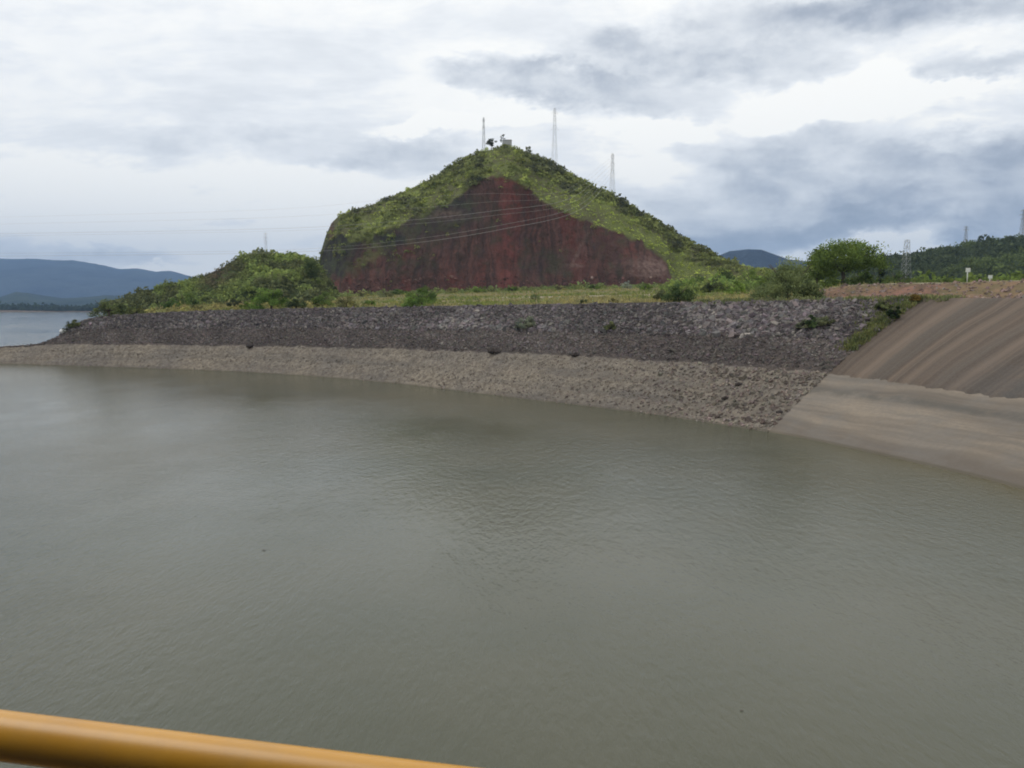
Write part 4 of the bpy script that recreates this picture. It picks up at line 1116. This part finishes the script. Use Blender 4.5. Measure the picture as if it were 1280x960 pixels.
# ------------------------------------------------------------------ summit things
def summit(px, Y): return (px - 640) / 1000 * Y, Y
x, y = summit(634, 524); z = float(at(634, 185.5, 524)[2])
hr = empty('hut', (x, y, z - .8), 'small pale hut on the summit of the hill', 'hut')
a = Acc(); a.box((-3.0, -2.2, 0), (3.0, 2.2, 5.6)); link('wall', a.me('wall', M['white_wall']), hr)
a = Acc(); a.box((-3.05, -2.4, 5.603), (3.05, 2.4, 5.8)); link('roof', a.me('roof', M['roof']), hr)
a = Acc(); a.box((-2.3, -2.26, .8), (-1.3, -2.203, 2.9)); link('door', a.me('door', M['roof']), hr)
a = Acc(); a.box((.6, -2.26, 1.9), (1.8, -2.203, 2.9)); link('window', a.me('window', M['roof']), hr)
tree('umbrella_tree', 615, 518, 7.0, 7.2, (0.05, 0.06, 0.04), 'flat topped dark tree beside the summit hut', kind='umbrella', nleaf=1400, lf=.55, trunk_h=3.6, z=float(at(614, 187, 518)[2]))
tree('umbrella_tree', 629, 530, 4.4, 10.5, (0.055, 0.065, 0.05), 'tall thin tree with a tiny flat crown above the summit hut', kind='umbrella', nleaf=500, lf=.5, trunk_h=8.4, z=float(at(629, 186, 530)[2]))
tree('shrub', 598.5, 522, 4.0, 2.8, (0.05, 0.065, 0.03), 'dark shrub on the skyline left of the summit mast', cat='shrub', nleaf=700, lf=.5)
tree('shrub', 684, 540, 4.5, 3.2, (0.05, 0.065, 0.035), 'dark shrub on the skyline below the tallest pylon', cat='shrub', nleaf=700, lf=.5)

# ------------------------------------------------------------------ road signs
def sign(px, Y, h, w, bh, label):
    x = (px - 640) / 1000 * Y; z = zat(x, Y, (gbvh,))
    r = empty('road_sign', (x, Y, z - .2), label, 'sign', 'pale signs beside the road')
    a = Acc(); a.tube([(0, 0, 0), (0, 0, h)], .09, 8); link('post', a.me('post', M['sign'], True), r)
    a = Acc(); a.box((-w / 2, -.16, h - bh), (w / 2, -.095, h)); link('panel', a.me('panel', M['sign']), r)
sign(1204.5, 148, 3.0, 0.85, 0.75, 'taller pale sign on a post beside the road')
sign(1232.5, 146, 1.6, 0.75, 0.6, 'shorter pale sign right of the taller one')

# ------------------------------------------------------------------ floating leaf and twig
for (px, py, s, lb) in ((927, 889, .07, 'brown leaf floating in the lower right of the water'), (330, 688, .12, 'dark twig floating in the middle left of the water')):
    Y = dist_at_z(px, py, 0.0); p = at(px, py, Y)
    V = np.array([(-1, 0, 0), (-.3, .4, .12), (.5, .45, .05), (1, 0, .1), (.4, -.4, .0), (-.4, -.35, .1), (-1, 0, -.1), (-.3, .4, .02), (.5, .45, -.05), (1, 0, 0), (.4, -.4, -.1), (-.4, -.35, 0)]) * s
    me = bpy.data.meshes.new('leaf'); me.from_pydata(V.tolist(), [], [list(range(6)), list(range(11, 5, -1))] + [[i, (i + 1) % 6, (i + 1) % 6 + 6, i + 6] for i in range(6)])
    me.materials.append(M['bark'])
    tag(link('floating_leaf', me, None, (p[0], p[1], .03)), lb, 'leaf')

# ------------------------------------------------------------------ the dam road and its rail, where the camera stands
YL = 0.95
A0 = at(0, 919, YL); zr = A0[2]
YR = dist_at_z(590, 995.5, zr); B0 = at(590, 995.5, YR)
dr = (B0 - A0); dr[2] = 0; dr /= np.linalg.norm(dr)
rr_ = 0.0288
p0 = A0 - dr * 3.4; p1 = A0 + dr * 6.6
deck_z = H - 1.62
rot = math.atan2(dr[1], dr[0])
rroot = empty('handrail', (p0[0], p0[1], deck_z), 'amber yellow tubular steel handrail in the foreground', 'handrail', rz=rot)
a = Acc(); a.tube([(u, 0, zr - deck_z) for u in np.linspace(0, 10, 41)], rr_, 40); link('top_rail', a.me('top_rail', M['rail'], True), rroot)
for q in (0.72, 0.40):
    a = Acc(); a.tube([(0, 0, q), (10, 0, q)], 0.02, 20); link('lower_rail', a.me('lower_rail', M['rail'], True), rroot)
for u in (0.05, 2.05, 4.9, 7.4, 9.95):
    a = Acc(); a.tube([(u, 0, 0.0), (u, 0, zr - deck_z - rr_ * .5)], 0.026, 20); link('post', a.me('post', M['rail'], True), rroot)
# deck: a slab and face wall in rail coordinates
a = Acc(); a.box((-90, -9.0, -0.6), (90, 0.14, 0.0)); a.box((-90, -8.6, -19.0), (90, -0.4, -0.603))
o = link('dam_deck', a.me('dam_deck', M['deck']), None, (p0[0], p0[1], deck_z)); o.rotation_euler.z = rot
tag(o, 'concrete dam roadway under the camera', kind='structure')
a = Acc(); a.box((-30, -6.4, 0.0), (36, -3.0, 8.0)); a.box((-30.3, -6.7, 8.003), (36.3, -2.7, 8.4))  # unseen block added behind the camera to keep sky light off the rail
o = link('rail_shade_wall', a.me('rail_shade_wall', M['deck']), None, (p0[0], p0[1], deck_z)); o.rotation_euler.z = rot
tag(o, 'long unseen wall added behind the roadway to shade the handrail', kind='structure')
a = Acc(); a.box((-90, -0.16, 0.003), (90, 0.12, 0.16))
o = link('kerb', a.me('kerb', M['deck']), None, (p0[0], p0[1], deck_z)); o.rotation_euler.z = rot
tag(o, 'low concrete kerb under the handrail', kind='structure')
for c in list(rroot.children): pass
rroot.location.z = deck_z + 0.16
for c in rroot.children:
    if c.name.startswith('top_rail'): c.location.z = -0.16
    elif c.name.startswith('post'): c.scale.z = (zr - deck_z - 0.16 - rr_ * .5) / (zr - deck_z - rr_ * .5)

# ------------------------------------------------------------------ haze
a = Acc(); a.box((-16500, -1800, -6), (16500, 16000, 1250))
hz = bpy.data.materials.new('haze'); hz.use_nodes = True; t = hz.node_tree; t.nodes.clear(); b = NB(t)
v = b.n('ShaderNodeVolumePrincipled', {'Color': (0.42, 0.64, 1.0, 1), 'Density': 0.000068, 'Anisotropy': 0.0})
o_ = t.nodes.new('ShaderNodeOutputMaterial'); t.links.new(v.outputs[0], o_.inputs['Volume'])
tag(link('haze', a.me('haze', hz)), 'thin blue haze over the far distance', kind='stuff')
